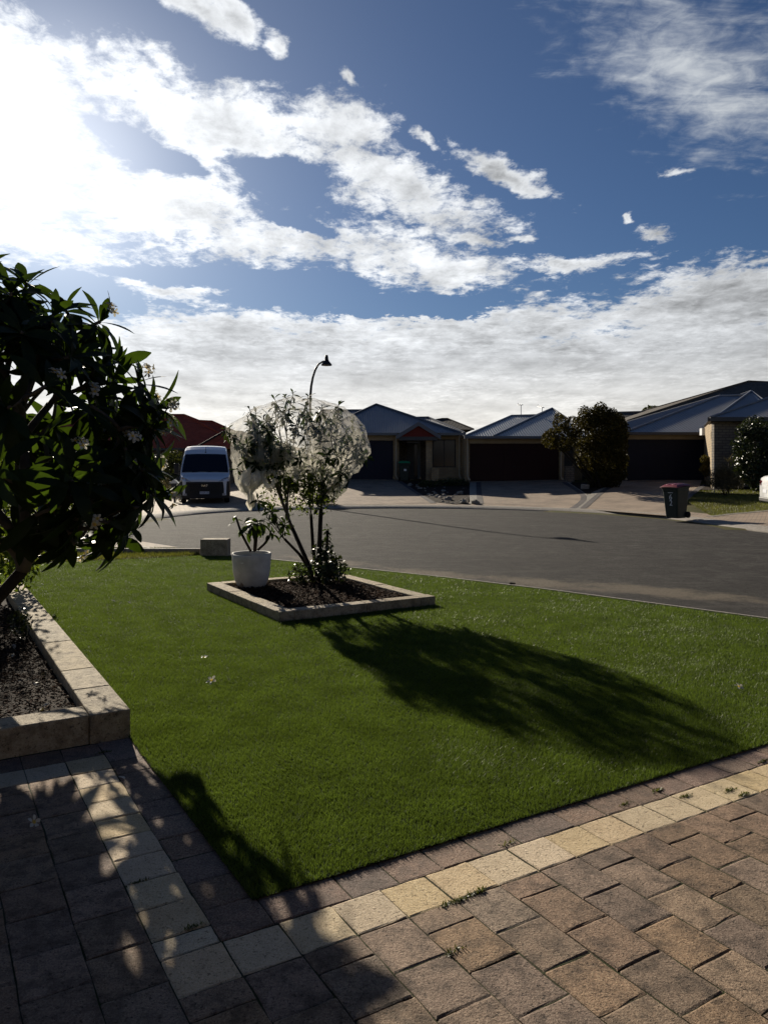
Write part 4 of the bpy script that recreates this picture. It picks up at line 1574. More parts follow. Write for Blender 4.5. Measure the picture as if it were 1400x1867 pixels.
    def fold(s, t):
        th = s * 2 * math.pi
        prof = [(0.02, 0.15), (0.07, 0.10), (0.115, 0.02), (0.125, -0.06), (0.085, -0.12), (0.032, -0.15), (0.03, -0.22), (0.045, -0.30), (0.012, -0.37)]
        k = t * (len(prof) - 1); i = min(int(k), len(prof) - 2); q = k - i
        r = prof[i][0] * (1 - q) + prof[i + 1][0] * q; z = prof[i][1] * (1 - q) + prof[i + 1][1] * q
        nn_ = mn.noise(Vector((math.cos(th) * 2.2, math.sin(th) * 2.2, t * 7)))
        r *= 1 + 0.30 * math.sin(th * 7 + t * 5) + 0.16 * math.sin(th * 13 - t * 9) + 0.55 * nn_
        return (b.x + r * math.cos(th) + 0.05 * math.sin(t * 9) * (1 - t), b.y + r * 0.7 * math.sin(th), b.z + z + 0.03 * math.sin(th * 5 + 1) + 0.05 * nn_)
    mb.grid(fold, 72, 32)
    mb.build('bunched_net', M['netting_dense'], net, smooth=True, local=True)
    b2 = at(492, 872, 9.8) - net.location
    mb = MB()

    def loop(s, t):
        th = s * 2 * math.pi; a = t * 2 * math.pi
        r = 0.10 + 0.02 * math.sin(3 * th)
        rr = 0.034 + 0.012 * math.sin(a * 4 + th * 3)
        return (b2.x + (r + rr * math.cos(a)) * math.cos(th) * 0.8, b2.y + rr * math.sin(a) * 1.4, b2.z + (r + rr * math.cos(a)) * math.sin(th))
    mb.grid(loop, 40, 16)
    mb.build('bunched_net', M['netting_dense'], net, smooth=True, local=True)


build_net_tree()


def build_island_plants():
    # leafy growth round the foot of the netted tree
    b = (-0.78, 10.02, 0.04)
    bush('ground_shrub', b, [((-0.72, 10.0, 0.2), 0.3, 0.28, 0.2), ((-0.66, 10.05, 0.28), 0.16, 0.18, 0.17), ((-1.08, 9.95, 0.16), 0.16, 0.15, 0.18), ((-0.8, 10.1, 0.42), 0.16, 0.18, 0.22)],
         1300, 0.055, M['gloss_leaf'], 'low glossy leafy shrub round the foot of the netted tree', 'shrub', stems=6, trunk_r=0.008, seed=9, ratio=0.55, shell=0.9)
    # white pot
    pos = at(459, 1066, 9.72)
    pos.z = 0.055
    pot = empty('plant_pot', pos, label='big white round planter pot with a chipped rim standing in the square bed', cat='plant pot')
    mb = MB()
    prof = [(0.0, 0.0), (0.15, 0.0), (0.178, 0.02), (0.205, 0.08), (0.225, 0.16), (0.236, 0.25), (0.243, 0.36), (0.247, 0.425), (0.241, 0.437), (0.226, 0.435), (0.220, 0.42), (0.214, 0.34), (0.0, 0.33)]
    mb.lathe(prof, seg=48)
    rr = random.Random(4)
    vv = []
    for (x, y, z) in mb.v:
        th = math.atan2(y, x)
        if z > 0.36:       # broken dip in the rim on the camera's left
            dth = (th - R(-112) + math.pi) % (2 * math.pi) - math.pi
            if -0.75 < dth < 0.55: z -= 0.012 * (z - 0.3) / 0.13
        vv.append((x, y, z))
    mb.v = vv
    mb.build('pot_body', M['pot'], pot, smooth=True, local=True)
    mb = MB().lathe([(0.0, 0.385), (0.12, 0.39), (0.217, 0.38)], seg=32)
    mb.build('potting_soil', M['soil'], pot, local=True)
    mb = MB().tube([(-0.105, -0.213, 0.335), (-0.085, -0.222, 0.328), (-0.06, -0.227, 0.333), (-0.045, -0.228, 0.345)], [0.003, 0.008, 0.008, 0.003], 6)
    mb.build('chip', M['sticker'], pot, local=True)
    # potted frangipani
    rg = np.random.default_rng(77)
    root = empty('potted_frangipani', pos + Vector((0, 0, 0.385)), label='young frangipani with bare stems and a few drooping leaves in the white pot', cat='plant')
    B = root.location
    mb = MB()
    stems = [[(458, 1006), (440, 972), (433, 950), (430, 942)], [(464, 1006), (465, 985), (461, 966), (458, 955)], [(466, 1004), (468, 980), (469, 962), (469, 948)], [(470, 1003), (482, 992), (491, 980), (494, 968)], [(441, 974), (444, 966), (446, 960)]]
    tips, dirs = [], []
    for k, s in enumerate(stems):
        dy = [0, 0.05, -0.05, 0.02, 0.0][k]
        pts = [at(px, py, B.y + dy * (i / 3)) for i, (px, py) in enumerate(s)]
        mb.tube(pts, [0.017, 0.016, 0.014, 0.012][:len(pts)], 8)
        tips.append(pts[-1]); dirs.append((pts[-1] - pts[-2]).normalized())
    mb.build('stems', M['bark'], root, smooth=True)
    variants = [leaf_mesh('pot_leaf', 0.25, 0.076, dr, 0.2, M['frangipani'], 0.56) for dr in (0.9, 1.3, 1.6)]
    ms = []
    for k, (p, d) in enumerate(zip(tips, dirs)):
        ms += rosette(p, d + Vector((0, 0, .6)), [4, 9, 14, 7, 5][k], rg, -0.15, 0.75, 0.5 if k in (0, 3, 4) else 0.85, 0.75 if k in (0, 3, 4) else 1.2, 0.1)
    put_leaves(root, 'leaf', ms, variants, rg, 60, lambda m: m.translation.y, 'foliage')
    # short timber peg by the pot
    q = at(441, 1072, 9.55)
    mb = MB().obox((q.x, q.y, 0.09), (0.018, 0.012, 0.055), Matrix.Rotation(0.15, 3, 'Y'))
    tag(mb.build('timber_peg', M['timber']), 'short pale timber peg in the mulch in front of the white pot', 'peg')


build_island_plants()


# ------------------------------------------------------------------ houses
def roof_plane(mb, poly, pitch=0.1, amp=0.012, kind='corr', course=0.33):
    """poly: 3D convex polygon whose first edge is the eave. Corrugated sheet (ribs run up the slope) or stepped tiles."""
    P = [Vector(p) for p in poly]
    e = (P[1] - P[0]).normalized()
    n = Vector((0, 0, 0))
    for i in range(1, len(P) - 1):
        n += (P[i] - P[0]).cross(P[i + 1] - P[0])
    n.normalize()
    if n.z < 0: n = -n
    s = n.cross(e)
    if s.z < 0: s = -s
    q = [((p - P[0]).dot(e), (p - P[0]).dot(s)) for p in P]

    def span(a):
        ys = []
        for i in range(len(q)):
            (x0, y0), (x1, y1) = q[i], q[(i + 1) % len(q)]
            if (x0 <= a <= x1) or (x1 <= a <= x0):
                if abs(x1 - x0) < 1e-9: ys += [y0, y1]
                else: ys.append(y0 + (y1 - y0) * (a - x0) / (x1 - x0))
        return (min(ys), max(ys)) if ys else None
    a0, a1 = min(p[0] for p in q), max(p[0] for p in q)
    if kind == 'corr':
        step = pitch / 4
        k = int((a1 - a0) / step)
        prev = None
        vs_, fs_ = [], []
        for i in range(k + 1):
            a = a0 + (a1 - a0) * min(max(i / k, 1e-4), 1 - 1e-4)
            sp = span(a)
            if sp is None: continue
            w = (0, 1, 0, -1)[i % 4] * amp
            b = len(vs_)
            vs_ += [P[0] + e * a + s * sp[0] + n * w, P[0] + e * a + s * sp[1] + n * w]
            if prev is not None: fs_.append((prev, b, b + 1, prev + 1))
            prev = b
        mb.add(vs_, fs_)
    else:
        b0, b1 = min(p[1] for p in q), max(p[1] for p in q)
        y = b0
        def xspan(b):
            xs = []
            for i in range(len(q)):
                (x0, y0), (x1, y1) = q[i], q[(i + 1) % len(q)]
                if (y0 <= b <= y1) or (y1 <= b <= y0):
                    if abs(y1 - y0) < 1e-9: xs += [x0, x1]
                    else: xs.append(x0 + (x1 - x0) * (b - y0) / (y1 - y0))
            return (min(xs), max(xs)) if xs else None
        row = 0
        while y < b1 - 0.02:
            y2 = min(y + course, b1)
            s0, s1 = xspan(y + 1e-4), xspan(y2 - 1e-4)
            if s0 and s1:
                cols = max(1, int((s0[1] - s0[0]) / 0.15))
                vs_, fs_ = [], []
                for i in range(cols + 1):
                    w = (0.0, 0.008)[i % 2]
                    lo = s0[0] + (s0[1] - s0[0]) * i / cols; hi = s1[0] + (s1[1] - s1[0]) * i / cols
                    b = len(vs_)
                    vs_ += [P[0] + e * lo + s * y + n * (0.0 + w - 0.022), P[0] + e * lo + s * y + n * (0.004 + w), P[0] + e * hi + s * y2 + n * (w * 0.6)]
                    if i: fs_ += [(b - 3, b, b + 1, b - 2), (b - 2, b + 1, b + 2, b - 1)]
                mb.add(vs_, fs_)
            y = y2; row += 1
    return mb


def hip(root, name, mt, fl, fr, bl, br, rl, rr, kind='corr', pitch=0.1, amp=0.012, cap=None):
    """hip roof from four eave corners and the ridge ends"""
    mb = MB()
    kw = dict(kind=kind, pitch=pitch, amp=amp)
    same = (Vector(rl) - Vector(rr)).length < 0.05
    roof_plane(mb, [fl, fr, rr] if same else [fl, fr, rr, rl], **kw)
    roof_plane(mb, [fr, br, rr], **kw)
    roof_plane(mb, [br, bl, rl] if same else [br, bl, rl, rr], **kw)
    roof_plane(mb, [bl, fl, rl], **kw)
    o = mb.build(name, mt, root)
    cb = MB()
    for a, b in ((fl, rl), (fr, rr), (bl, rl), (br, rr), (rl, rr)):
        a, b = Vector(a), Vector(b)
        if (a - b).length < 0.1: continue
        u = Vector((0, 0, 0.02))
        cb.tube([a + u, b + u], 0.075 if kind != 'corr' else 0.06, 6)
    cb.build('ridge_capping', cap or mt, o)
    return o


def gutter(root, pts, mt=None, w=0.12, h=0.13):
    mb = MB()
    for a, b in zip(pts[:-1], pts[1:]):
        a, b = Vector(a), Vector(b)
        d = (b - a); L = d.length; d.normalize()
        s = Vector((-d.y, d.x, 0))
        Mx = Matrix((d, s, Vector((0, 0, 1)))).transposed()
        mb.obox((a + b) / 2, (L / 2 + w / 2, w / 2, h / 2), Mx)
    return mb.build('gutter', mt or M['gutter'], root)


def garage_door(root, x0, x1, y, z0, z1, mt, panels=4):
    """sectional door: each section a panel of its own with a shadow gap"""
    fr = MB().box((x0 + 0.005, y + 0.07, z0), (x1 - 0.005, y + 0.10, z1 - 0.005)).build('garage_door', mt, root)
    h = (z1 - z0) / panels
    for k in range(panels):
        a, b = z0 + k * h + 0.008, z0 + (k + 1) * h - 0.008
        mb = MB().box((x0 + 0.02, y + 0.035, a), (x1 - 0.02, y + 0.067, b))
        n = 8
        w = (x1 - x0 - 0.04) / n
        for i in range(n):
            mb.box((x0 + 0.02 + i * w + 0.06, y + 0.022, a + 0.09), (x0 + 0.02 + (i + 1) * w - 0.06, y + 0.0345, b - 0.09))
        mb.build('door_panel', mt, fr)
    MB().box(((x0 + x1) / 2 - 0.08, y + 0.005, z0 + 0.75), ((x0 + x1) / 2 + 0.08, y + 0.021, z0 + 0.79)).build('handle', M['black_metal'], fr)
    return fr


def downpipe(root, x, y, z0, z1, mt=None):
    mb = MB().tube([(x, y, z1), (x, y, z0 + 0.25), (x + 0.04, y - 0.03, z0 + 0.12), (x + 0.12, y - 0.12, z0 + 0.03)], 0.045, 8)
    return mb.build('downpipe', mt or M['trim_cream'], root)


def window(root, x0, x1, y, z0, z1, mullions=1, frame=None):
    fm = frame or M['black_metal']
    t = 0.055
    mb = MB()
    mb.box((x0, y - 0.02, z0), (x0 + t, y + 0.06, z1)).box((x1 - t, y - 0.02, z0), (x1, y + 0.06, z1))
    mb.box((x0 + t, y - 0.018, z0), (x1 - t, y + 0.06, z0 + t)).box((x0 + t, y - 0.018, z1 - t), (x1 - t, y + 0.06, z1))
    for k in range(mullions):
        xm = x0 + (x1 - x0) * (k + 1) / (mullions + 1)
        mb.box((xm - 0.025, y - 0.015, z0 + t), (xm + 0.025, y + 0.055, z1 - t))
    w = mb.build('window', fm, root)
    for k in range(mullions + 1):
        a = x0 + (x1 - x0) * k / (mullions + 1) + 0.03; b = x0 + (x1 - x0) * (k + 1) / (mullions + 1) - 0.03
        MB().box((a, y + 0.02, z0 + t * 0.8), (b, y + 0.03, z1 - t * 0.8)).build('pane', M['glass'], w)
    MB().box((x0 - 0.06, y - 0.09, z0 - 0.07), (x1 + 0.06, y - 0.0, z0 - 0.004)).build('sill', M['trim_cream'], w)
    return w


def px_x(px, Y): return (px - CX) / F * Y
def px_z(py, Y): return EYE + (HY - py) / F * Y


def build_house_middle():
    Y = 42.0
    gx = terr(1.0, Y)
    root = empty('house', (0.5, Y, gx), label='cream brick house with blue grey corrugated roof and small gabled porch behind the rock garden', cat='house')
    X = lambda p: px_x(p, Y)
    Z = lambda p: px_z(p, Y)
    ez = Z(790)
    top = ez - 0.12
    z0 = gx - 0.3
    # garage front
    mb = MB()
    xg0, xg1 = X(585), X(717)
    mb.box((X(570), Y, z0), (xg0, Y + 0.25, top)).box((xg1, Y, z0), (X(727), Y + 0.25, top))
    mb.box((X(570), Y + 0.25, z0), (X(570) + 0.25, Y + 10, top))
    mb.build('wall', M['brick'], root)
    MB().box((xg0, Y + 0.003, Z(803)), (xg1, Y + 0.25, top)).build('lintel', M['render'], root)
    garage_door(root, xg0, xg1, Y + 0.08, gx - 0.02, Z(803), M['navy'], 4)
    # porch recess, front door, pillar
    yb = Y + 2.3
    mb = MB()
    mb.box((X(727) - 0.2, yb, z0), (X(744), yb + 0.2, top)).box((X(770), yb, z0), (X(780), yb + 0.2, top)).box((X(744), yb + 0.002, gx + 2.15), (X(770), yb + 0.2, top))
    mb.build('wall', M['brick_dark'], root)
    dr = MB().box((X(752) - 0.45, yb + 0.05, gx), (X(752) + 0.42, yb + 0.1, gx + 2.1)).build('front_door', M['fascia_dark'], root)
    MB().box((X(758), yb + 0.02, gx + 0.15), (X(764), yb + 0.049, gx + 2.0)).build('pane', M['glass'], dr)
    MB().box((X(764.5), yb + 0.04, gx), (X(769.5), yb + 0.1, gx + 2.1)).build('side_light', M['fence'], root)
    MB().box((X(776), Y - 0.35, z0), (X(787), Y + 0.02, Z(797))).build('pillar', M['brick'], root)
    # window wall
    yw = Y + 0.1
    zs0, zs1 = Z(852), Z(801)
    mb = MB()
    mb.box((X(783), yw, z0), (X(789), yw + 0.25, top)).box((X(831), yw, z0), (X(846.5), yw + 0.25, top))
    mb.box((X(789), yw + 0.002, z0), (X(831), yw + 0.25, zs0)).box((X(789), yw + 0.002, zs1), (X(831), yw + 0.25, top))
    mb.box((X(846.5) - 0.25, yw + 0.25, z0), (X(846.5), Y + 10, top))
    mb.build('wall', M['brick'], root)
    window(root, X(789), X(831), yw + 0.1, zs0, zs1, 1)
    downpipe(root, X(837.5), yw - 0.06, gx, top)
    downpipe(root, X(722), Y - 0.06, gx, top)
    # letterbox pier by the porch
    MB().box((X(784), Y - 1.0, z0), (X(797), Y - 0.65, Z(853))).build('pier', M['brick'], root)
    # roofs
    ov = 0.45
    yf = Y - ov
    fl, fr = (px_x(573, yf), yf, ez), (px_x(840, yf), yf, ez)
    bl, br = (fl[0], Y + 11.5, ez), (fr[0], Y + 11.5, ez)
    ap = at(685.5, 737.5, Y + 4.7)
    hip(root, 'roof', M['roof_blue'], fl, fr, bl, br, ap, ap + Vector((0.01, 0, 0)), amp=0.007)
    # left arm with a level ridge
    y2 = Y + 5.0
    r1, r2 = at(585, 748.5, y2), at(700, 748.5, y2)
    hip(root, 'roof', M['roof_blue'], (px_x(556, yf), yf + 0.5, ez), (px_x(760, yf), yf + 0.5, ez), (px_x(556, yf), Y + 11, ez), (px_x(760, yf), Y + 11, ez), r1, r2)
    # small hip on the right
    y3 = Y + 4.0
    r1, r2 = at(752, 762, y3), at(781, 761.5, y3)
    hip(root, 'roof', M['roof_blue'], (px_x(735, yf + .2), yf + 0.2, ez + 0.01), (px_x(846.5, yf + .2), yf + 0.2, ez + 0.01), (px_x(735, yf), Y + 8.4, ez), (px_x(846.5, yf), Y + 8.4, ez), r1, r2)
    gutter(root, [(px_x(556, yf), yf - 0.04, ez - 0.06), (px_x(722, yf), yf - 0.04, ez - 0.06)])
    gutter(root, [(px_x(803, yf), yf - 0.04, ez - 0.06), (px_x(847, yf), yf - 0.04, ez - 0.06)])
    # porch gable
    yp = Y - 0.75
    A, L, Rr = at(763, 769.5, yp), at(722, 794.5, yp), at(803.5, 794.5, yp)
    g = MB()
    back = Vector((0, 3.0, 0))
    roof_plane(g, [L, L + back, A + back, A]); roof_plane(g, [Rr + back, Rr, A, A + back])
    g.build('porch_roof', M['roof_blue'], root)
    g = MB()
    t = Vector((0, 0, -0.2))
    for P, Q in ((L, A), (A, Rr)):
        b0 = len(g.v)
        g.add([P + Vector((0, -.03, .02)), Q + Vector((0, -.03, .02)), Q + t + Vector((0, -.03, 0)), P + t + Vector((0, -.03, 0)), P + Vector((0, .02, .02)), Q + Vector((0, .02, .02)), Q + t + Vector((0, .02, 0)), P + t + Vector((0, .02, 0))],
              [(0, 1, 2, 3), (7, 6, 5, 4), (0, 4, 5, 1), (3, 2, 6, 7), (0, 3, 7, 4), (1, 5, 6, 2)])
    g.build('barge_board', M['gutter'], root)
    g = MB()
    a2, l2, r2_ = A + Vector((0, .12, -.2)), L + Vector((.25, .12, -.04)), Rr + Vector((-.25, .12, -.04))
    d_ = Vector((0, 0.05, 0))
    g.add([l2, r2_, a2, l2 + d_, r2_ + d_, a2 + d_], [(0, 1, 2), (5, 4, 3), (0, 3, 4, 1), (1, 4, 5, 2), (2, 5, 3, 0)])
    g.build('gable', M['gable_red'], root)
    MB().box((L.x + 0.15, yp + 0.12, L.z - 0.24), (Rr.x - 0.15, yp + 0.24, L.z - 0.045)).build('porch_beam', M['fascia_dark'], root)
    # dark tiled roof showing between the two houses
    Y2 = 58.0
    rt = empty('house', (px_x(800, Y2), Y2 + 3, terr(4, Y2)), label='dark tiled roof house far behind between the two corrugated roofs', cat='house')
    zz = terr(4, Y2)
    e2 = px_z(783, Y2)
    fl, fr = (px_x(700, Y2), Y2, e2), (px_x(863, Y2), Y2, e2)
    a = at(742, 763.5, Y2 + 3.8); b = at(757, 763.5, Y2 + 3.8)
    a = at(806, 764, Y2 + 3.8); b = at(816, 764, Y2 + 3.8)
    hip(rt, 'roof', M['roof_dark'], fl, fr, (fl[0], Y2 + 9, e2), (fr[0], Y2 + 9, e2), a, b, kind='tile')
    MB().box((fl[0] + .5, Y2 + 0.6, zz - 0.3), (fr[0] - .5, Y2 + 8.4, e2 + 0.02)).build('wall', M['brick_dark'], rt)


build_house_middle()


def antenna(base, h, arm, tilt, label):
    r = empty('tv_antenna', base, label=label, cat='antenna', group='television antennas on the roof')
    MB().tube([(0, 0, -0.25), (0, 0, h)], 0.022, 6).build('mast', M['steel'], r, local=True)
    mb = MB()
    d = Vector((-math.cos(tilt), 0, math.sin(tilt)))
    mb.tube([Vector((0.12, 0, h)) , Vector((0, 0, h)) + d * arm], 0.022, 6)
    for k in range(7):
        c = Vector((0, 0, h)) + d * (arm * (k + 0.7) / 7.4)
        mb.tube([c - Vector((0, 0.22, 0)), c + Vector((0, 0.22, 0))], 0.01, 5)
    mb.tube([Vector((0, 0, h)) + d * arm, Vector((0, 0, h)) + d * arm + Vector((0, 0, 0.12))], 0.014, 5)
    mb.build('boom', M['steel'], r, local=True)


def build_house_second():
    Y = 40.5
    gx = terr(7.5, Y)
    root = empty('house', (7.5, Y, gx), label='house with wide dark garage door and pale ribbed roof left of the big bush', cat='house')
    X = lambda p: px_x(p, Y)
    Z = lambda p: px_z(p, Y)
    ez = Z(796); top = ez - 0.1; z0 = gx - 0.3
    mb = MB()
    mb.box((X(847.5), Y, z0), (X(856), Y + 0.25, top)).box((X(1019), Y, z0), (X(1028), Y + 0.25, top))
    mb.box((X(847.5), Y + 0.25, z0), (X(847.5) + 0.25, Y + 11, top)).box((X(1028), Y + 2.0, z0), (X(1078), Y + 2.25, top)).box((X(1078) - 0.25, Y + 2.25, z0), (X(1078), Y + 11, top))
    mb.box((X(1028) - 0.2, Y + 0.25, z0), (X(1028), Y + 2.0, top))
    mb.build('wall', M['brick'], root)
    MB().box((X(856), Y + 0.003, Z(808.5)), (X(1019), Y + 0.25, top)).build('lintel', M['render'], root)
    garage_door(root, X(856), X(1019), Y + 0.08, gx - 0.02, Z(808.5), M['maroon'], 4)
    MB().box((X(1040), Y + 1.95, gx), (X(1060), Y + 1.995, gx + 2.1)).build('front_door', M['fascia_dark'], root)
    MB().box((X(1024), Y - 0.9, z0), (X(1039), Y - 0.6, Z(850))).build('pier', M['brick_dark'], root)
    downpipe(root, X(1022), Y - 0.06, gx, top)
    downpipe(root, X(852), Y - 0.06, gx, top)
    ov = 0.45; yf = Y - ov
    fl, fr = (px_x(848, yf), yf, ez), (px_x(1082, yf), yf, ez)
    bl, br = (fl[0], Y + 11.6, ez), (fr[0], Y + 11.6, ez)
    yr = Y + 5.4
    r1, r2 = at(932, 758.5, yr), at(976, 757.5, yr)
    hip(root, 'roof', M['roof_light'], fl, (px_x(1050, yf), yf, ez), bl, (px_x(1050, yf), Y + 11.6, ez), r1, r2, amp=0.014, pitch=0.145)
    ap = at(1006, 745, Y + 6.2)
    hip(root, 'roof', M['roof_light'], (px_x(900, yf), yf - 0.02, ez + 0.006), (fr[0], yf - 0.02, ez + 0.006), (px_x(900, yf), Y + 12, ez), br, ap, ap + Vector((0.01, 0, 0)), amp=0.014, pitch=0.145)
    gutter(root, [(fl[0], yf - 0.07, ez - 0.06), (fr[0], yf - 0.07, ez - 0.06)])
    antenna(at(949.5, 757, yr + 0.2), 0.62, 0.18, 0.0, 'straight tv antenna mast with short crossbar on the level roof ridge')
    antenna(at(988, 750, yr + 0.4), 0.22, 0.28, 0.35, 'low tilted tv antenna near the roof peak beside the big bush')


build_house_second()


def build_house_right():
    Y = 38.5
    gx = terr(13.5, Y)
    root = empty('house', (14.5, Y, gx), label='house with grey ribbed roof, dark double garage and brown brick wing', cat='house')
    X = lambda p: px_x(p, Y)
    Z = lambda p: px_z(p, Y)
    ez = Z(789); top = ez - 0.1; z0 = gx - 0.4
    mb = MB()
    mb.box((X(1133), Y, z0), (X(1141.5), Y + 0.25, top)).box((X(1133), Y + 0.25, z0), (X(1133) + 0.25, Y + 11, top))
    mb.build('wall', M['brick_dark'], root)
    MB().box((X(1141.5), Y + 0.003, Z(801)), (X(1286), Y + 0.25, top)).build('lintel', M['render'], root)
    garage_door(root, X(1141.5), X(1286), Y + 0.08, gx - 0.02, Z(801), M['navy'], 4)
    downpipe(root, X(1136), Y - 0.06, gx, top)
    # projecting wing
    Yw = 32.5
    gw = terr(13.5, Yw)
    xw = px_x(1301, Yw); xg = px_x(1285.5, Y)
    ew = px_z(762.5, Yw)
    mb = MB()
    mb.box((xw, Yw, gw - 0.5), (xw + 9, Yw + 0.25, ew - 0.08))
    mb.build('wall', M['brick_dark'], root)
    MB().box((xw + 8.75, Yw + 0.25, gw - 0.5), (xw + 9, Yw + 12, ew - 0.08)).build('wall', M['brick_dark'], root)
    # return wall facing the driveway
    xr = px_x(1301, Yw)
    mb = MB()
    q = [(xr, Yw + 0.25), (xr + 0.25, Yw + 0.25), (xg + 0.25, Y + 0.2), (xg, Y + 0.2)]
    mb.prism(q, gw - 0.5, ew - 0.1)
    mb.build('wall', M['brick'], root)
    MB().box((xr - 0.14, Yw + 0.9, gw + 2.35), (xr - 0.005, Yw + 1.15, gw + 2.65)).build('wall_light', M['sticker'], root)
    # garage roof
    ov = 0.45; yf = Y - ov
    fl = (px_x(1139, yf), yf, ez); fr = (px_x(1440, yf), yf, ez + 0.0)
    bl, br = (fl[0], Y + 15, ez), (fr[0], Y + 15, ez)
    yr = Y + 7.0
    r1, r2 = at(1312, 722, yr), at(1372, 720, yr)
    hip(root, 'roof', M['roof_grey'], fl, fr, bl, br, r1, r2, amp=0.024, pitch=0.17)
    ap = at(1368.5, 713.5, Y + 7.6)
    hip(root, 'roof', M['roof_grey'], (px_x(1270, yf), yf + 0.3, ez + 0.01), (px_x(1475, yf), yf + 0.3, ez + 0.01), (px_x(1270, yf), Y + 15.4, ez), (px_x(1475, yf), Y + 15.4, ez), ap, ap + Vector((0.01, 0, 0)), amp=0.024, pitch=0.17)
    gutter(root, [(fl[0], yf - 0.05, ez - 0.06), (px_x(1288, yf), yf - 0.05, ez - 0.06)], M['fascia_dark'])
    # wing roof
    yf = Yw - 0.45
    fl = (px_x(1294.7, yf), yf, ew); fr = (fl[0] + 10.2, yf, ew)
    bl, br = (px_x(1281, Yw + 7.0), Yw + 7.0, ew), (fr[0] + 3.5, Yw + 7.0, ew)
    r1 = at(1412, 722, Yw + 3.3); r2 = Vector((r1.x + 4.0, r1.y, r1.z))
    hip(root, 'roof', M['roof_grey'], fl, fr, bl, br, r1, r2, amp=0.024, pitch=0.17)
    gutter(root, [(fl[0], yf - 0.05, ew - 0.07), (fr[0], yf - 0.05, ew - 0.07)], M['fascia_dark'], h=0.17)
    gutter(root, [(fl[0] - 0.04, yf + 0.05, ew - 0.07), (bl[0], bl[1] - 1.0, ew - 0.07)], M['fascia_dark'], h=0.17)
    # tiled roof of the house behind
    Y2 = 52.0
    g2 = terr(16, Y2)
    rt = empty('house', (19, Y2 + 6, g2), label='house with high brown tiled hip roof behind the grey metal roof', cat='house')
    e2 = px_z(768, Y2)
    fl, fr = (px_x(1143, Y2), Y2, e2), (px_x(1620, Y2), Y2, e2)
    a, b = at(1364, 695.5, Y2 + 9), at(1420, 698, Y2 + 9)
    hip(rt, 'roof', M['roof_tile'], fl, fr, (fl[0], Y2 + 18, e2), (fr[0], Y2 + 18, e2), a, b, kind='tile')
    MB().box((fl[0] + .5, Y2 + .5, g2 - .3), (fr[0] - .5, Y2 + 17.5, e2 + .03)).build('wall', M['brick_dark'], rt)
    gutter(rt, [(fl[0], Y2 - .05, e2 - .06), (fr[0], Y2 - .05, e2 - .06)], M['fascia_dark'])
    Y3 = 60.0
    g3 = terr(16, Y3)
    rt = empty('house', (16, Y3 + 4, g3), label='low grey tiled roof house behind the pale fence, right of the big bush', cat='house')
    e3 = px_z(774, Y3)
    fl, fr = (px_x(1060, Y3), Y3, e3), (px_x(1215, Y3), Y3, e3)
    a, b = at(1085, 753.5, Y3 + 4), at(1178, 751, Y3 + 4)
    hip(rt, 'roof', M['roof_tile'], fl, fr, (fl[0], Y3 + 9, e3), (fr[0], Y3 + 9, e3), a, b, kind='tile', cap=M['concrete'])
    MB().box((fl[0] + .4, Y3 + .5, g3 - .3), (fr[0] - .4, Y3 + 8.5, e3 + .03)).build('wall', M['brick_dark'], rt)
    # ribbed sheet fence closing the gap
    xf0, xf1, yf_ = px_x(1080, 46), px_x(1165, 46), 46.0
    fz = terr(13, 46)
    f = empty('boundary_fence', ((xf0 + xf1) / 2, yf_, fz), label='pale grey ribbed sheet fence between the big bush and the grey metal roof', cat='fence')
    n = 12
    for k in range(n):
        a = xf0 + (xf1 - xf0) * k / n; b = xf0 + (xf1 - xf0) * (k + 1) / n - 0.01
        MB().box((a, yf_, fz - .1), (b, yf_ + 0.02, px_z(778, 46))).box((a + .02, yf_ - .02, fz - .1), (a + .07, yf_ - 0.001, px_z(778, 46))).build('panel', M['fence'], f)


build_house_right()


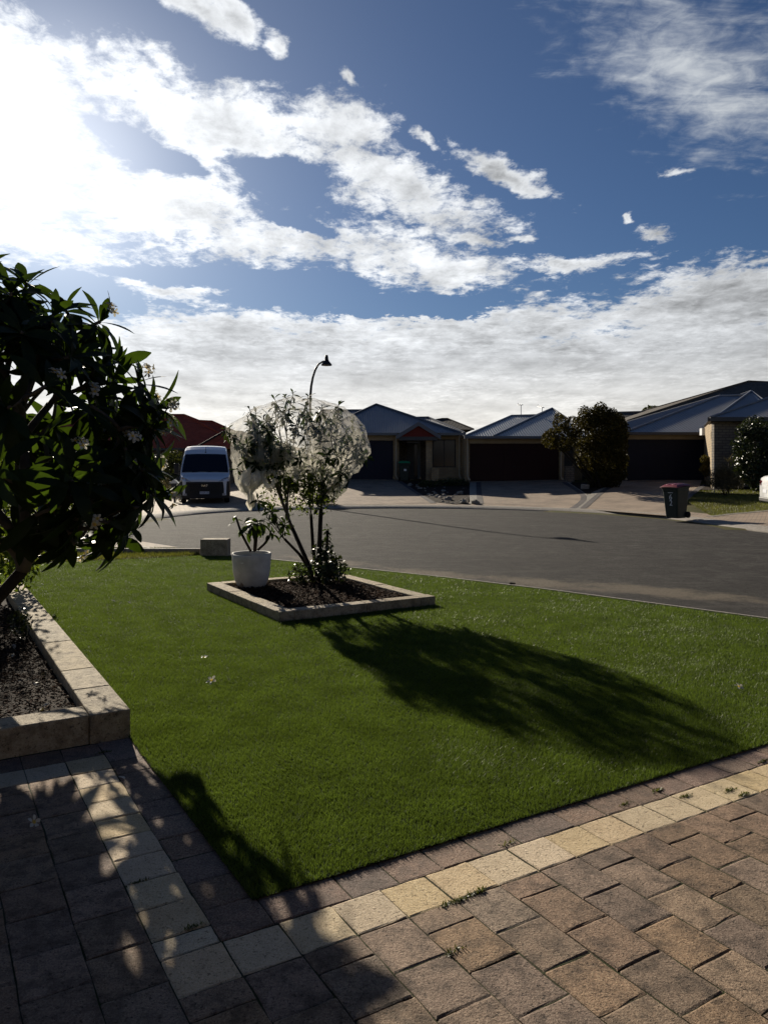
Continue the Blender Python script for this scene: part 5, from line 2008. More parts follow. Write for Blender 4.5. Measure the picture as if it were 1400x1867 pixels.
def build_house_red():
    Y = 47.5
    gx = 0.1
    root = empty('house', (-16, Y, gx), label='low house with red brown tiled roof behind the parked van', cat='house')
    ez = px_z(818, Y); top = ez - 0.1
    xr = px_x(520, Y)
    xl = px_x(-60, Y)
    mb = MB()
    g0, g1 = px_x(18, Y), px_x(78, Y)
    mb.box((xl, Y, gx - .2), (g0, Y + .25, top)).box((g1, Y, gx - .2), (px_x(425, Y), Y + .25, top)).box((px_x(505, Y), Y, gx - .2), (xr, Y + .25, top)).box((xr - .25, Y + .25, gx - .2), (xr, Y + 10, top))
    mb.box((xl, Y + .25, gx - .2), (xl + .25, Y + 10, top))
    mb.box((g0, Y + .002, gx + 2.1), (g1, Y + .25, top)).box((px_x(425, Y), Y + .002, gx + 2.1), (px_x(505, Y), Y + .25, top))
    mb.build('wall', M['brick_dark'], root)
    garage_door(root, px_x(425, Y), px_x(505, Y), Y + .08, gx, gx + 2.1, M['maroon'], 4)
    garage_door(root, g0, g1, Y + .08, gx, gx + 2.1, M['grey_door'], 4)
    window(root, px_x(285, Y), px_x(322, Y), Y - 0.03, gx + 0.9, gx + 2.0, 1)
    yf = Y - .5
    # main hip, right arm with lower level ridge
    a, b = at(110, 757, Y + 4.2), at(336, 757, Y + 4.2)
    hip(root, 'roof', M['roof_red'], (px_x(-80, yf), yf, ez), (px_x(455, yf), yf, ez), (px_x(-80, yf), Y + 13, ez), (px_x(455, yf), Y + 13, ez), a, b, kind='tile')
    a, b = at(345, 767, Y + 3.7), at(387, 769, Y + 3.7)
    hip(root, 'roof', M['roof_red'], (px_x(300, yf), yf - .03, ez + .01), (px_x(470, yf), yf - .03, ez + .01), (px_x(300, yf), Y + 10, ez), (px_x(470, yf), Y + 10, ez), a, b, kind='tile')
    # projecting low wing: its hip line runs down across the main roof
    y2 = Y - 2.4
    a = at(408, 788, Y - 0.2); b = at(440, 788, Y - 0.2)
    hip(root, 'roof', M['roof_red'], (px_x(352, y2), y2 + .6, ez - .02), (px_x(530, y2), y2 + .6, ez - .02), (px_x(352, y2), Y + 6, ez), (px_x(530, y2), Y + 6, ez), a, b, kind='tile', cap=M['roof_dark'])
    gutter(root, [(px_x(-80, yf), yf - .06, ez - .05), (px_x(345, yf), yf - .06, ez - .05)], M['fascia_dark'])


build_house_red()

# ------------------------------------------------------------------ bushes and trees around the far houses
def clumpset(px_list, Y, rg, ry=0.8):
    """(px, py, radius px) lobes at depth Y"""
    out = []
    for (px, py, r) in px_list:
        p = at(px, py, Y + rg.uniform(-.3, .3))
        rr = r / F * Y
        out.append((tuple(p), rr, rr * ry, rr))
    return out


def build_far_plants():
    rg = random.Random(2)
    Y = 35.5
    g = terr(9.5, Y)
    lobes = [(1022, 772, 15), (1010, 800, 20), (1002, 800, 16), (1028, 800, 24), (1064, 764, 18), (1080, 760, 18), (1092, 756, 16), (1112, 768, 18), (1120, 785, 20), (1070, 790, 32), (1098, 790, 34), (1115, 812, 22), (1095, 825, 34), (1070, 830, 26), (1100, 855, 30), (1120, 840, 18), (1085, 868, 22), (1105, 872, 20), (1124, 862, 12), (1018, 760, 8), (1045, 778, 20)]
    lobes = [(x + (6 if x > 1060 else 0), y, r * (1.12 if x > 1050 else 1.0)) for x, y, r in lobes] + [(1124, 800, 18), (1128, 772, 14), (1126, 838, 16), (1064, 750, 11), (1094, 744, 12), (1116, 754, 11)]
    b = at(1090, 886, Y); b.z = terr(b.x, b.y)
    bush('round_bush', b, clumpset(lobes, Y, rg), 21000, 0.115, M['bush_leaf'], 'big dense olive brown bush growing between the two driveways', 'bush', stems=7, trunk_r=0.06, seed=12, ratio=0.6, shell=0.3)
    # glossy leaved shrub against the brick wing
    Y = 30.5
    b = at(1375, 895, Y); b.z = terr(b.x, b.y)
    lobes = [(1362, 790, 22), (1350, 815, 20), (1375, 780, 24), (1395, 800, 28), (1352, 845, 20), (1370, 835, 26), (1395, 840, 30), (1350, 862, 16), (1375, 870, 24), (1398, 870, 24), (1420, 820, 34), (1430, 860, 30)]
    bush('glossy_shrub', b, clumpset(lobes, Y, rg), 6500, 0.13, M['gloss_leaf'], 'tall dark shrub with shiny leaves against the brick wing at the right edge', 'shrub', stems=7, trunk_r=0.04, seed=13, ratio=0.6, shell=0.7)
    Y = 29.6
    b = at(1320, 897, Y); b.z = terr(b.x, b.y)
    lobes = [(1296, 880, 10), (1305, 866, 12), (1318, 858, 14), (1330, 868, 16), (1312, 882, 12), (1342, 880, 14), (1325, 885, 13)]
    bush('feathery_shrub', b, clumpset(lobes, Y, rg), 4200, 0.14, M['dry_leaf'], 'low feathery grey green shrub on the bed at the top of the small lawn', 'shrub', stems=12, trunk_r=0.012, seed=14, ratio=0.12, shell=0.9)
    Y = 34.0
    b = at(1286, 876, Y); b.z = terr(b.x, b.y)
    bush('slender_shrub', b, clumpset([(1284, 838, 9), (1290, 845, 10), (1282, 855, 8), (1288, 862, 8)], Y, rg), 900, 0.1, M['bush_leaf'], 'thin reddish shrub between the dark garage and the brick wing', 'shrub', stems=4, trunk_r=0.015, seed=15)
    # spiky plant
    p = at(1327, 842, 30.2)
    r = empty('spiky_plant', (p.x, p.y, terr(p.x, p.y)), label='pale spiky rosette plant on a thin stem in front of the brick wing', cat='plant')
    MB().tube([(p.x, p.y, r.location.z - .02), (p.x + .03, p.y, p.z)], [0.03, 0.02], 6).build('stem', M['bark'], r)
    lm = leaf_mesh('spiky_leaf', 0.42, 0.03, 0.3, 0.3, M['dry_leaf'], 0.3, rows=3)
    for k in range(22):
        a = k * 2.4; e = rg.uniform(-.2, 1.2)
        o = link_mesh('leaf', lm, r)
        o.matrix_local = Matrix.Translation(-r.location) @ place_matrix(p, (math.cos(a) * math.cos(e), math.sin(a) * math.cos(e), math.sin(e)), (0, 0, 1), 0, rg.uniform(.7, 1.1))
    # ornamental grass near the lamp
    p = at(596, 921, 30.6); p.z = terr(p.x, p.y)
    bush('tufty_shrub', p, [((p.x - .05, p.y, p.z + .22), .42, .4, .28), ((p.x + .15, p.y, p.z + .3), .3, .3, .25)], 1500, 0.16, M['far_leaf'], 'dark tufty ground shrub on the kerb at the foot of the street lamp', 'shrub', stems=0, seed=16, ratio=0.1, shell=1.0)
    # plants left of the van
    p = at(312, 908, 38); p.z = 0.1
    bush('dry_shrub', p, [((p.x, p.y, .5), .5, .5, .5), ((p.x - .7, p.y + .2, .7), .7, .6, .6), ((p.x - 1.6, p.y + .4, .7), .8, .6, .7)], 2600, 0.16, M['dry_leaf'], 'dry grassy shrubs beside the parked van', 'shrub', stems=3, seed=17, ratio=0.12, shell=1.0)
    p = at(300, 905, 42); p.z = 0.1
    bush('wall_shrub', p, [((p.x + .2, p.y, 1.2), .6, .6, 1.0), ((p.x + .6, p.y, 2.1), .5, .5, .5), ((p.x - .9, p.y, 1.0), .8, .6, .8)], 2600, 0.16, M['far_leaf'], 'dark upright shrub against the wall of the red roofed house', 'shrub', stems=4, seed=18)
    # mass of small leaved shrub beyond the left bed
    p = Vector((-4.8, 8.7, 0.06))
    cl = [((-4.75, 8.5, 1.0), .6, .6, .6), ((-4.6, 9.1, 1.5), .65, .6, .5), ((-4.4, 9.3, .85), .45, .45, .5), ((-5.3, 8.9, 1.5), .7, .6, .6), ((-4.25, 8.0, 1.15), .4, .4, .4), ((-4.9, 8.0, .7), .5, .5, .5), ((-5.0, 9.2, 2.0), .5, .5, .4), ((-4.15, 8.7, .45), .28, .3, .3), ((-3.7, 7.2, .75), .25, .3, .3)]
    bush('leafy_shrub', p, cl, 6500, 0.075, M['small_leaf'], 'loose small leaved shrub at the far end of the long walled bed', 'shrub', stems=7, trunk_r=0.02, seed=19, ratio=0.55, shell=1.0)
    p = Vector((-9.3, 21.5, 0.1))
    cl = [((-9.2, 21.5, 1.1), 1.1, 1.0, 1.0), ((-8.4, 22.2, .9), .9, .9, .85), ((-10.4, 21.2, 1.4), 1.3, 1.0, 1.2), ((-9.6, 21.7, 2.0), 1.0, .9, .8), ((-8.5, 22.4, 1.7), .7, .7, .6), ((-8.0, 22.6, .6), .7, .6, .55)]
    bush('leafy_shrub', p, cl, 8000, 0.13, M['small_leaf'], 'big sunlit green shrub across the road seen through the frangipani', 'shrub', stems=9, trunk_r=0.035, seed=29, ratio=0.55, shell=0.9)
    # sprig growing up through the wall bed
    p = Vector((-3.02, 6.5, 0.08))
    bush('bed_sprig', p, [((-3.10, 6.55, .24), .10, .10, .13), ((-3.18, 6.7, .22), .09, .09, .11)], 260, 0.045, M['gloss_leaf'], 'small leafy sprig growing against the trunk in the long bed', 'shrub', stems=3, trunk_r=0.005, seed=20, shell=1.0)
    # far trees
    for k, (px, py, rad, Yt, lab) in enumerate(((1188, 750, 20, 90, 'distant dark round tree beyond the brown tiled roof'), (1213, 752, 9, 95, 'small distant tree crown at the right of the dark round one'))):
        p = at(px, py, Yt)
        rr = rad / F * Yt
        bz = 1.0
        bush('round_tree', (p.x, p.y, bz), [((p.x, p.y, p.z - rr * .3), rr, rr, rr * .8), ((p.x + rr * .6, p.y, p.z - rr * .5), rr * .6, rr * .6, rr * .6), ((p.x - rr * .7, p.y, p.z - rr * .6), rr * .5, rr * .5, rr * .6)], 2500, 0.4, M['far_leaf'], lab, 'tree', stems=3, trunk_r=0.12, seed=30 + k)


build_far_plants()


def rock_mesh(name, seed):
    rg = random.Random(seed)
    bm = bmesh.new()
    bmesh.ops.create_icosphere(bm, subdivisions=2, radius=1.0)
    off = Vector((rg.random() * 9, rg.random() * 9, rg.random() * 9))
    from mathutils import noise as mn
    for v in bm.verts:
        k = 1 + 0.45 * mn.noise(v.co * 1.1 + off) + 0.15 * mn.noise(v.co * 3 + off)
        v.co *= k
        v.co.z = max(v.co.z * 0.72, -0.35)
    me = bpy.data.meshes.new(name)
    bm.to_mesh(me); bm.free()
    me.materials.append(M['rock'])
    return me


def build_rock_garden():
    rg = random.Random(8)
    poly = gp((733, 878), (760, 897), (792, 916), (830, 920), (853, 919), (856, 900), (855, 882), (845, 876))
    sheet('garden_soil', poly, 0.02, M['soil'])
    poly2 = gp((1038, 881), (1070, 902.5), (1096, 891), (1122, 879))
    sheet('garden_soil', poly2, 0.02, M['soil'])
    sheet('garden_soil', gp((1272, 893), (1292, 884), (1400, 886), (1420, 897), (1330, 896)), 0.016, M['soil'])
    mesh = [rock_mesh('rock', s) for s in range(6)]
    big = [((930 - 930) + 866, 914, 8, 'large pale boulder at the street end of the concrete strip'), (843, 913, 8, 'upright grey boulder at the front tip of the rock garden'), (817, 908, 7, 'grey boulder midway along the front of the rock garden'),
           (809, 903, 5, 'small grey boulder just behind the front stones of the rock garden'), (838, 897, 6, 'flat rock at the right side of the rock garden')]
    for k, (px, py, r, lab) in enumerate(big):
        p = ground_at(px, py + r * .6)
        o = link_mesh('rock', mesh[k % 6])
        s = r / F * p.y
        o.location = (p.x, p.y, terr(p.x, p.y) + s * .25); o.scale = (s, s, s * 1.1); o.rotation_euler = (0, 0, rg.uniform(0, 6))
        tag(o, lab, 'rock')
    n = 0
    while n < 46:
        px, py = rg.uniform(738, 852), rg.uniform(880, 919)
        lo = 878 + (px - 733) * 0.66 if px < 792 else 916
        if py < 880 or (px < 795 and py > lo + 2): continue
        p = ground_at(px, py)
        s = rg.uniform(1.6, 4.2) / F * p.y
        if py > 910: s *= 0.9
        o = link_mesh('rock', mesh[rg.randrange(6)])
        o.location = (p.x, p.y, terr(p.x, p.y) + s * .2); o.scale = (s * rg.uniform(.9, 1.5), s, s * rg.uniform(.7, 1.1)); o.rotation_euler = (0, 0, rg.uniform(0, 6))
        tag(o, 'small rough stone lying on the dark soil of the rock garden', 'rock', group='stones strewn over the rock garden')
        n += 1
    # block of stone in the triangular bed under the bush
    p = ground_at(1066, 892)
    mb = MB().obox((p.x, p.y, terr(p.x, p.y) + .1), (.17, .09, .12), Matrix.Rotation(.15, 3, 'Z') @ Matrix.Rotation(.1, 3, 'Y'))
    tag(mb.build('cut_stone', M['rock'], bevel=.012), 'squared stone block in the dark bed under the big bush', 'stone block')
    p = ground_at(1120, 879.5)
    o = link_mesh('rock', mesh[3]); o.location = (p.x, p.y, terr(p.x, p.y) + .06); o.scale = (.22, .18, .15)
    tag(o, 'rounded stone at the garage end of the bed under the big bush', 'rock')
    # stake
    p = ground_at(1302, 901)
    tag(MB().tube([(p.x, p.y, p.z - .05), (p.x - .01, p.y, p.z + 1.25)], 0.014, 6).build('garden_stake', M['fence']), 'thin pale stake standing at the edge of the small lawn', 'stake')
    # low spikes of rock garden plants
    bmk = ground_at(822, 886)
    bush('low_shrub', tuple(bmk), [((bmk.x, bmk.y, bmk.z + .15), .9, .4, .28), ((bmk.x - 1.2, bmk.y - .5, bmk.z + .1), .5, .3, .2)], 1500, 0.1, M['far_leaf'], 'low dark plants growing under the window of the porch house', 'shrub', stems=0, seed=22, shell=1.0)


build_rock_garden()


# ------------------------------------------------------------------ vehicles
def interp(tbl, x):
    for (x0, *a), (x1, *b) in zip(tbl[:-1], tbl[1:]):
        if x <= x1:
            t = min(1, max(0, (x - x0) / (x1 - x0 + 1e-9)))
            return [p + (q - p) * t for p, q in zip(a, b)]
    return list(tbl[-1][1:])


def lettering(text, size, mt, parent, loc, rot, name='lettering', depth=0.004):
    cu = bpy.data.curves.new(name, 'FONT')
    cu.body = text
    cu.size = size
    cu.align_x = 'CENTER'; cu.align_y = 'CENTER'
    cu.extrude = depth
    cu.materials.append(mt)
    tmp = bpy.data.objects.new(name + '_tmp', cu)
    COL.objects.link(tmp)
    dg = bpy.context.evaluated_depsgraph_get()
    me = bpy.data.meshes.new_from_object(tmp.evaluated_get(dg))
    bpy.data.objects.remove(tmp)
    me.name = name
    o = link_mesh(name, me, parent)
    o.location = loc; o.rotation_euler = rot
    return o


def wheel(parent, x, y, z, r, w):
    o = MB()
    seg = 24
    prof = [(r * .62, -w / 2), (r * .9, -w / 2), (r, -w / 2 + .03), (r, w / 2 - .03), (r * .9, w / 2), (r * .62, w / 2)]
    vs_, fs_ = [], []
    for rr, h in prof:
        for k in range(seg):
            th = 2 * math.pi * k / seg
            vs_.append((x + h, y + rr * math.cos(th), z + rr * math.sin(th)))
    for i in range(len(prof) - 1):
        for k in range(seg):
            fs_.append((i * seg + k, i * seg + (k + 1) % seg, (i + 1) * seg + (k + 1) % seg, (i + 1) * seg + k))
    o.add(vs_, fs_)
    t = o.build('wheel', M['rubber'], parent, smooth=True, local=True)
    d = MB()
    for sgn in (-1, 1):
        d.add([(x + sgn * w * .38, y + r * .62 * math.cos(2 * math.pi * k / seg), z + r * .62 * math.sin(2 * math.pi * k / seg)) for k in range(seg)] + [(x + sgn * w * .3, y, z)],
              [(k, (k + 1) % seg, seg) for k in range(seg)])
    d.build('rim', M['steel'], t, local=True)
    return t


def build_van():
    p = at(373.5, 919, 32.0)
    root = empty('parked_van', (p.x, 32.0, 0.11), R(11.5), label='tall white delivery van with black bumper parked facing the street', cat='van')
    # local frame: front towards -Y, front bumper at y=0
    top = [(0.0, 0.93), (0.04, 0.98), (0.12, 1.02), (0.35, 1.10), (0.62, 1.19), (0.80, 1.27), (1.10, 1.62), (1.42, 1.98), (1.56, 2.11), (1.8, 2.27), (2.15, 2.40), (2.7, 2.45), (4.0, 2.46), (5.5, 2.43), (5.62, 2.38)]
    hw = [(0.0, 0.80), (0.04, 0.88), (0.12, 0.945), (0.35, 1.0), (0.62, 1.02), (0.8, 1.025), (1.5, 1.025), (5.5, 1.02), (5.62, 0.97)]
    ys = [0.0, .04, .12, .22, .35, .5, .62, .8, .95, 1.1, 1.25, 1.42, 1.56, 1.8, 2.15, 2.7, 4.0, 5.5, 5.62]
    z0 = 0.34

    def half(y, z):
        """half width with tumblehome"""
        h = interp(hw, y)[0]
        return h * (1 - 0.13 * sstep(1.15, 2.5, z) * 1.0)

    def section(y):
        t = interp(top, y)[0]
        r = 0.06 if y < .8 else (0.05 if y < 1.5 else 0.13)
        pts = []
        zs = [z0, .6, .85, t - r - .25 if t > 1.4 else (t + .85) / 2, t - r]
        for z in zs: pts.append((half(y, z), z))
        for a in (30, 60):
            pts.append((half(y, t - r) - r + r * math.cos(R(a)), t - r + r * math.sin(R(a))))
        crown = 0.035
        for f in (0.85, 0.6, 0.3, 0.0):
            pts.append(((half(y, t - r) - r) * f, t + crown * (1 - f * f)))
        full = [(-x, y, z) for x, z in pts] + [(x, y, z) for x, z in reversed(pts[:-1])]
        return full
    S = [section(y) for y in ys]
    n = len(S[0])
    mb = MB()
    mb.add([q for s in S for q in s], [(i * n + k, (i + 1) * n + k, (i + 1) * n + k + 1, i * n + k + 1) for i in range(len(S) - 1) for k in range(n - 1)]
           + [tuple(range(n)), tuple(reversed(range((len(S) - 1) * n, len(S) * n)))] + [(i * n, i * n + n - 1, (i + 1) * n + n - 1, (i + 1) * n) for i in range(len(S) - 1)])
    mb.build('body', M['van_white'], root, smooth=False, local=True, bevel=0.0)
    # windscreen follows the slope
    def scr(s, t, lift=0.014, grow=0.0):
        y = 0.83 - grow * .5 + (1.50 + grow * .3 - 0.83 + grow * .5) * t
        z = interp(top, y)[0]
        hwx = (half(y, z) - 0.09 + grow) * (1 - 0.015 * t)
        x = (s * 2 - 1) * hwx
        c = 0.035 * (1 - (s * 2 - 1) ** 2)
        return (x, y - lift * .75 - c * .5 + 0.05 * (s * 2 - 1) ** 2 * (1 - t) * 0, z + lift + c * .6)
    MB().grid(lambda s, t: scr(s, t, 0.012, 0.035), 14, 8).build('windscreen_surround', M['plastic_black'], root, local=True)
    ws = MB().grid(lambda s, t: scr(s, t, 0.020), 14, 8).build('windscreen', M['glass'], root, smooth=True, local=True)
    # side windows
    for sg in (-1, 1):
        q = [(1.05, 1.32), (2.0, 1.32), (2.0, 1.92), (1.62, 1.92), (1.05, 1.42)]
        vv = [(sg * (half(y, z) + 0.006), y, z) for y, z in q]
        MB().add(vv, [tuple(range(5))] + [tuple(reversed(range(5)))]).build('side_window', M['glass'], root, local=True)
    # bumper and grille: one black lower face
    def bump(s, t):
        a = (s * 2 - 1)
        z = 0.22 + (0.90 - 0.22) * t
        if abs(a) < 0.8:
            u = a / 0.8
            x = u * 1.0
            y = 0.22 * abs(u) ** 3 - 0.11 + 0.05 * (t - .4) ** 2
        else:
            u = (abs(a) - 0.8) / 0.2
            x = math.copysign(1.0 + 0.045 * min(1, u * 3), a)
            y = 0.11 + 0.92 * u
        z += 0.10 * max(0, abs(a) - 0.55) * (t > 0.95)
        return (x, y, z)
    MB().grid(bump, 28, 8).build('bumper', M['plastic_black'], root, smooth=True, local=True)
    mb = MB()
    for k in range(5):
        z = 0.50 + k * 0.075
        mb.box((-.62, -.135, z), (.62, -.06, z + .032))
    mb.build('grille', M['black_metal'], root, local=True)
    MB().box((-.66, -.125, .80), (.66, -.05, .90)).build('grille_bar', M['plastic_black'], root, local=True)
    for sg in (-1, 1):
        def lamp(s, t):
            x = sg * (0.56 + 0.44 * s)
            zt = 0.935 + 0.19 * s ** 0.7; zb = 0.915 + 0.05 * s
            z = zb + (zt - zb) * t
            y = -0.02 + 0.30 * s ** 2.4 + 0.12 * t
            return (x, y - .03, z)
        h = MB().grid(lamp, 10, 5).build('headlight', M['headlight'], root, smooth=True, local=True)
        for (sx, sz, r) in ((0.62, .5, .05), (0.80, .55, .058), (.35, .5, .035)):
            c = Vector(lamp(sx, sz))
            mb = MB().add([c + Vector((r * math.cos(2 * math.pi * k / 12), -.012, r * .8 * math.sin(2 * math.pi * k / 12))) for k in range(12)] + [c + Vector((0, 0.0, 0))], [(k, (k + 1) % 12, 12) for k in range(12)])
            mb.build('lamp_reflector', M['chrome'], h, local=True)
        # mirror
        mm = MB().obox((sg * 1.20, 1.08, 1.46), (.10, .07, .22), Matrix.Rotation(0, 3, 'Z')).build('mirror', M['plastic_black'], root, bevel=.03, local=True)
        MB().tube([(sg * 1.0, 1.14, 1.33), (sg * 1.16, 1.1, 1.34)], .03, 6).build('mirror_arm', M['plastic_black'], mm, local=True)
        # door seams and rub strip
        mb = MB()
        for y in (.98, 2.12, 3.35):
            zs = [0.5, 1.2, 1.9, 2.2] if y > 1.5 else [.5, .9, 1.3]
            mb.tube([(sg * (half(y, z) + .002), y, z) for z in zs], .008, 4)
        mb.build('door_seam', M['plastic_black'], root, local=True)
        MB().box((sg * 1.03 - .012, .9, .58), (sg * 1.03 + .012, 5.3, .74)).build('rub_strip', M['plastic_black'], root, local=True)
    # badge, plate, aerial, wiper, fog lamp
    lettering('FIAT', 0.13, M['chrome'], root, (0, -.142, .74), (R(90), 0, 0), 'badge')
    pl = MB().box((-.19, -.165, .40), (.19, -.15, .505)).build('number_plate', M['plate'], root, local=True)
    lettering('1HZP 176', 0.085, M['plate_ink'], pl, (0, -.168, .452), (R(90), 0, 0))
    ae = MB().tube([(0, 1.60, 2.16), (0.0, 1.50, 2.40)], .010, 6).add(*[(lambda m_: (m_.v, m_.f))(MB().lathe([(0.045, 0), (.03, .05), (.0, .07)], (0, 1.60, 2.13), 10))][0]).build('aerial', M['plastic_black'], root, local=True)
    mb = MB()
    mb.tube([(-.55, .80, 1.30), (.1, .84, 1.335)], .012, 5).tube([(.05, .80, 1.30), (.7, .84, 1.33)], .012, 5)
    mb.build('wiper', M['plastic_black'], root, local=True)
    for sg in (-1, 1):
        MB().box((sg * .78 - .06, -.06, .33), (sg * .78 + .06, .12, .42)).build('fog_lamp', M['headlight'], root, local=True)
    for x, y in ((-.9, 1.0), (.9, 1.0), (-.9, 4.55), (.9, 4.55)):
        wheel(root, x, y, .34, .34, .22)
    MB().box((-.95, .3, .2), (.95, 5.4, .4)).build('underbody', M['plastic_black'], root, local=True)


build_van()


def build_car():
    p = at(1384, 938, 24.9)
    gz = terr(p.x + 1, 24.9) + 0.012
    root = empty('parked_car', (p.x, 24.55, gz), R(-14), label='white car with red and clear tail light beside the small lawn', cat='car')
    # local frame: rear bumper at x=0, nose towards +X
    top = [(0.0, .78), (.05, .98), (.14, 1.03), (.45, 1.08), (.75, 1.2), (1.2, 1.38), (1.7, 1.45), (2.3, 1.44), (2.75, 1.32), (3.3, 1.02), (3.6, .95), (4.2, .84), (4.45, .68), (4.5, .5)]
    hw = [(0, .72), (.05, .80), (.2, .87), (.7, .9), (3.8, .9), (4.3, .8), (4.5, .62)]
    xs = [0, .05, .14, .3, .45, .6, .75, .95, 1.2, 1.45, 1.7, 2.0, 2.3, 2.55, 2.75, 3.0, 3.3, 3.6, 3.9, 4.2, 4.45, 4.5]

    def half(x, z): return interp(hw, x)[0] * (1 - .26 * sstep(.88, 1.55, z) - .05 * (1 - sstep(.2, .5, z)))

    def section(x):
        t = interp(top, x)[0]
        pts = [(half(x, z), z) for z in (.22, .4, .62, min(.85, t - .06), t - .06)]
        pts.append((half(x, t - .06) - .03, t - .015))
        for f in (.8, .4, 0): pts.append(((half(x, t - .06) - .04) * f, t + .025 * (1 - f * f)))
        return [(x, -y, z) for y, z in pts] + [(x, y, z) for y, z in reversed(pts[:-1])]
    S = [section(x) for x in xs]; n = len(S[0])
    mb = MB().add([q for s in S for q in s], [(i * n + k, (i + 1) * n + k, (i + 1) * n + k + 1, i * n + k + 1) for i in range(len(S) - 1) for k in range(n - 1)] + [tuple(range(n)), tuple(reversed(range((len(S) - 1) * n, len(S) * n)))])
    mb.build('body', M['car_white'], root, smooth=True, local=True)

    def glass(x0, x1):
        def fn(s, t):
            x = x0 + (x1 - x0) * t
            z = interp(top, x)[0]
            return (x - .006 * (1 if x0 < 1.5 else -1), (s * 2 - 1) * (half(x, z - .06) - .1), z + .012 + .025 * (1 - (s * 2 - 1) ** 2))
        return fn
    MB().grid(glass(.56, 1.22), 8, 6).build('rear_window', M['glass'], root, smooth=True, local=True)
    MB().grid(glass(2.72, 3.26), 8, 6).build('windscreen', M['glass'], root, smooth=True, local=True)
    for sg in (-1, 1):
        q = [(.95, 1.0), (3.0, .98), (2.6, 1.32), (1.9, 1.39), (1.3, 1.36)]
        vv = [(x, sg * (half(x, z) + .006), z) for x, z in q]
        MB().add(vv, [tuple(range(5)), tuple(reversed(range(5)))]).build('side_window', M['glass'], root, local=True)

        def lamp(s, t):
            a = s
            x = -.012 + .34 * a ** 2
            z = .74 + .17 * t
            y = sg * (.50 + .33 * min(1, a * 1.25) + .035 * a)
            return (x - .012, y, z - .02 * a)
        tl = MB().grid(lamp, 8, 4).build('tail_light', M['tail_red'], root, smooth=True, local=True)

        def clear(s, t):
            x, y, z = lamp(.1 + .55 * s, .3 + .4 * t)
            return (x - .008, y + sg * .004, z)
        MB().grid(clear, 5, 2).build('clear_lens', M['headlight'], tl, local=True)
    MB().box((-.04, -.66, .22), (.12, .66, .36)).build('rear_diffuser', M['plastic_black'], root, local=True, bevel=.03)
    MB().box((-.012, -.26, .5), (.03, .26, .61)).build('number_plate', M['plate'], root, local=True)
    for x in (.85, 3.6):
        for y in (-.8, .8):
            pts = []
            w_ = MB()
            seg = 24; r = .32; w = .2
            prof = [(r * .6, -w / 2), (r * .95, -w / 2), (r, -w / 4), (r, w / 4), (r * .95, w / 2), (r * .6, w / 2)]
            vs_ = [(x + rr * math.cos(2 * math.pi * k / seg), y + h, .32 + rr * math.sin(2 * math.pi * k / seg)) for rr, h in prof for k in range(seg)]
            fs_ = [(i * seg + k, i * seg + (k + 1) % seg, (i + 1) * seg + (k + 1) % seg, (i + 1) * seg + k) for i in range(5) for k in range(seg)]
            wh = w_.add(vs_, fs_).build('wheel', M['rubber'], root, smooth=True, local=True)
            d = MB()
            for h in (-.08, .08):
                d.add([(x + r * .6 * math.cos(2 * math.pi * k / seg), y + h, .32 + r * .6 * math.sin(2 * math.pi * k / seg)) for k in range(seg)], [tuple(range(seg))])
            d.build('rim', M['steel'], wh, local=True)


build_car()


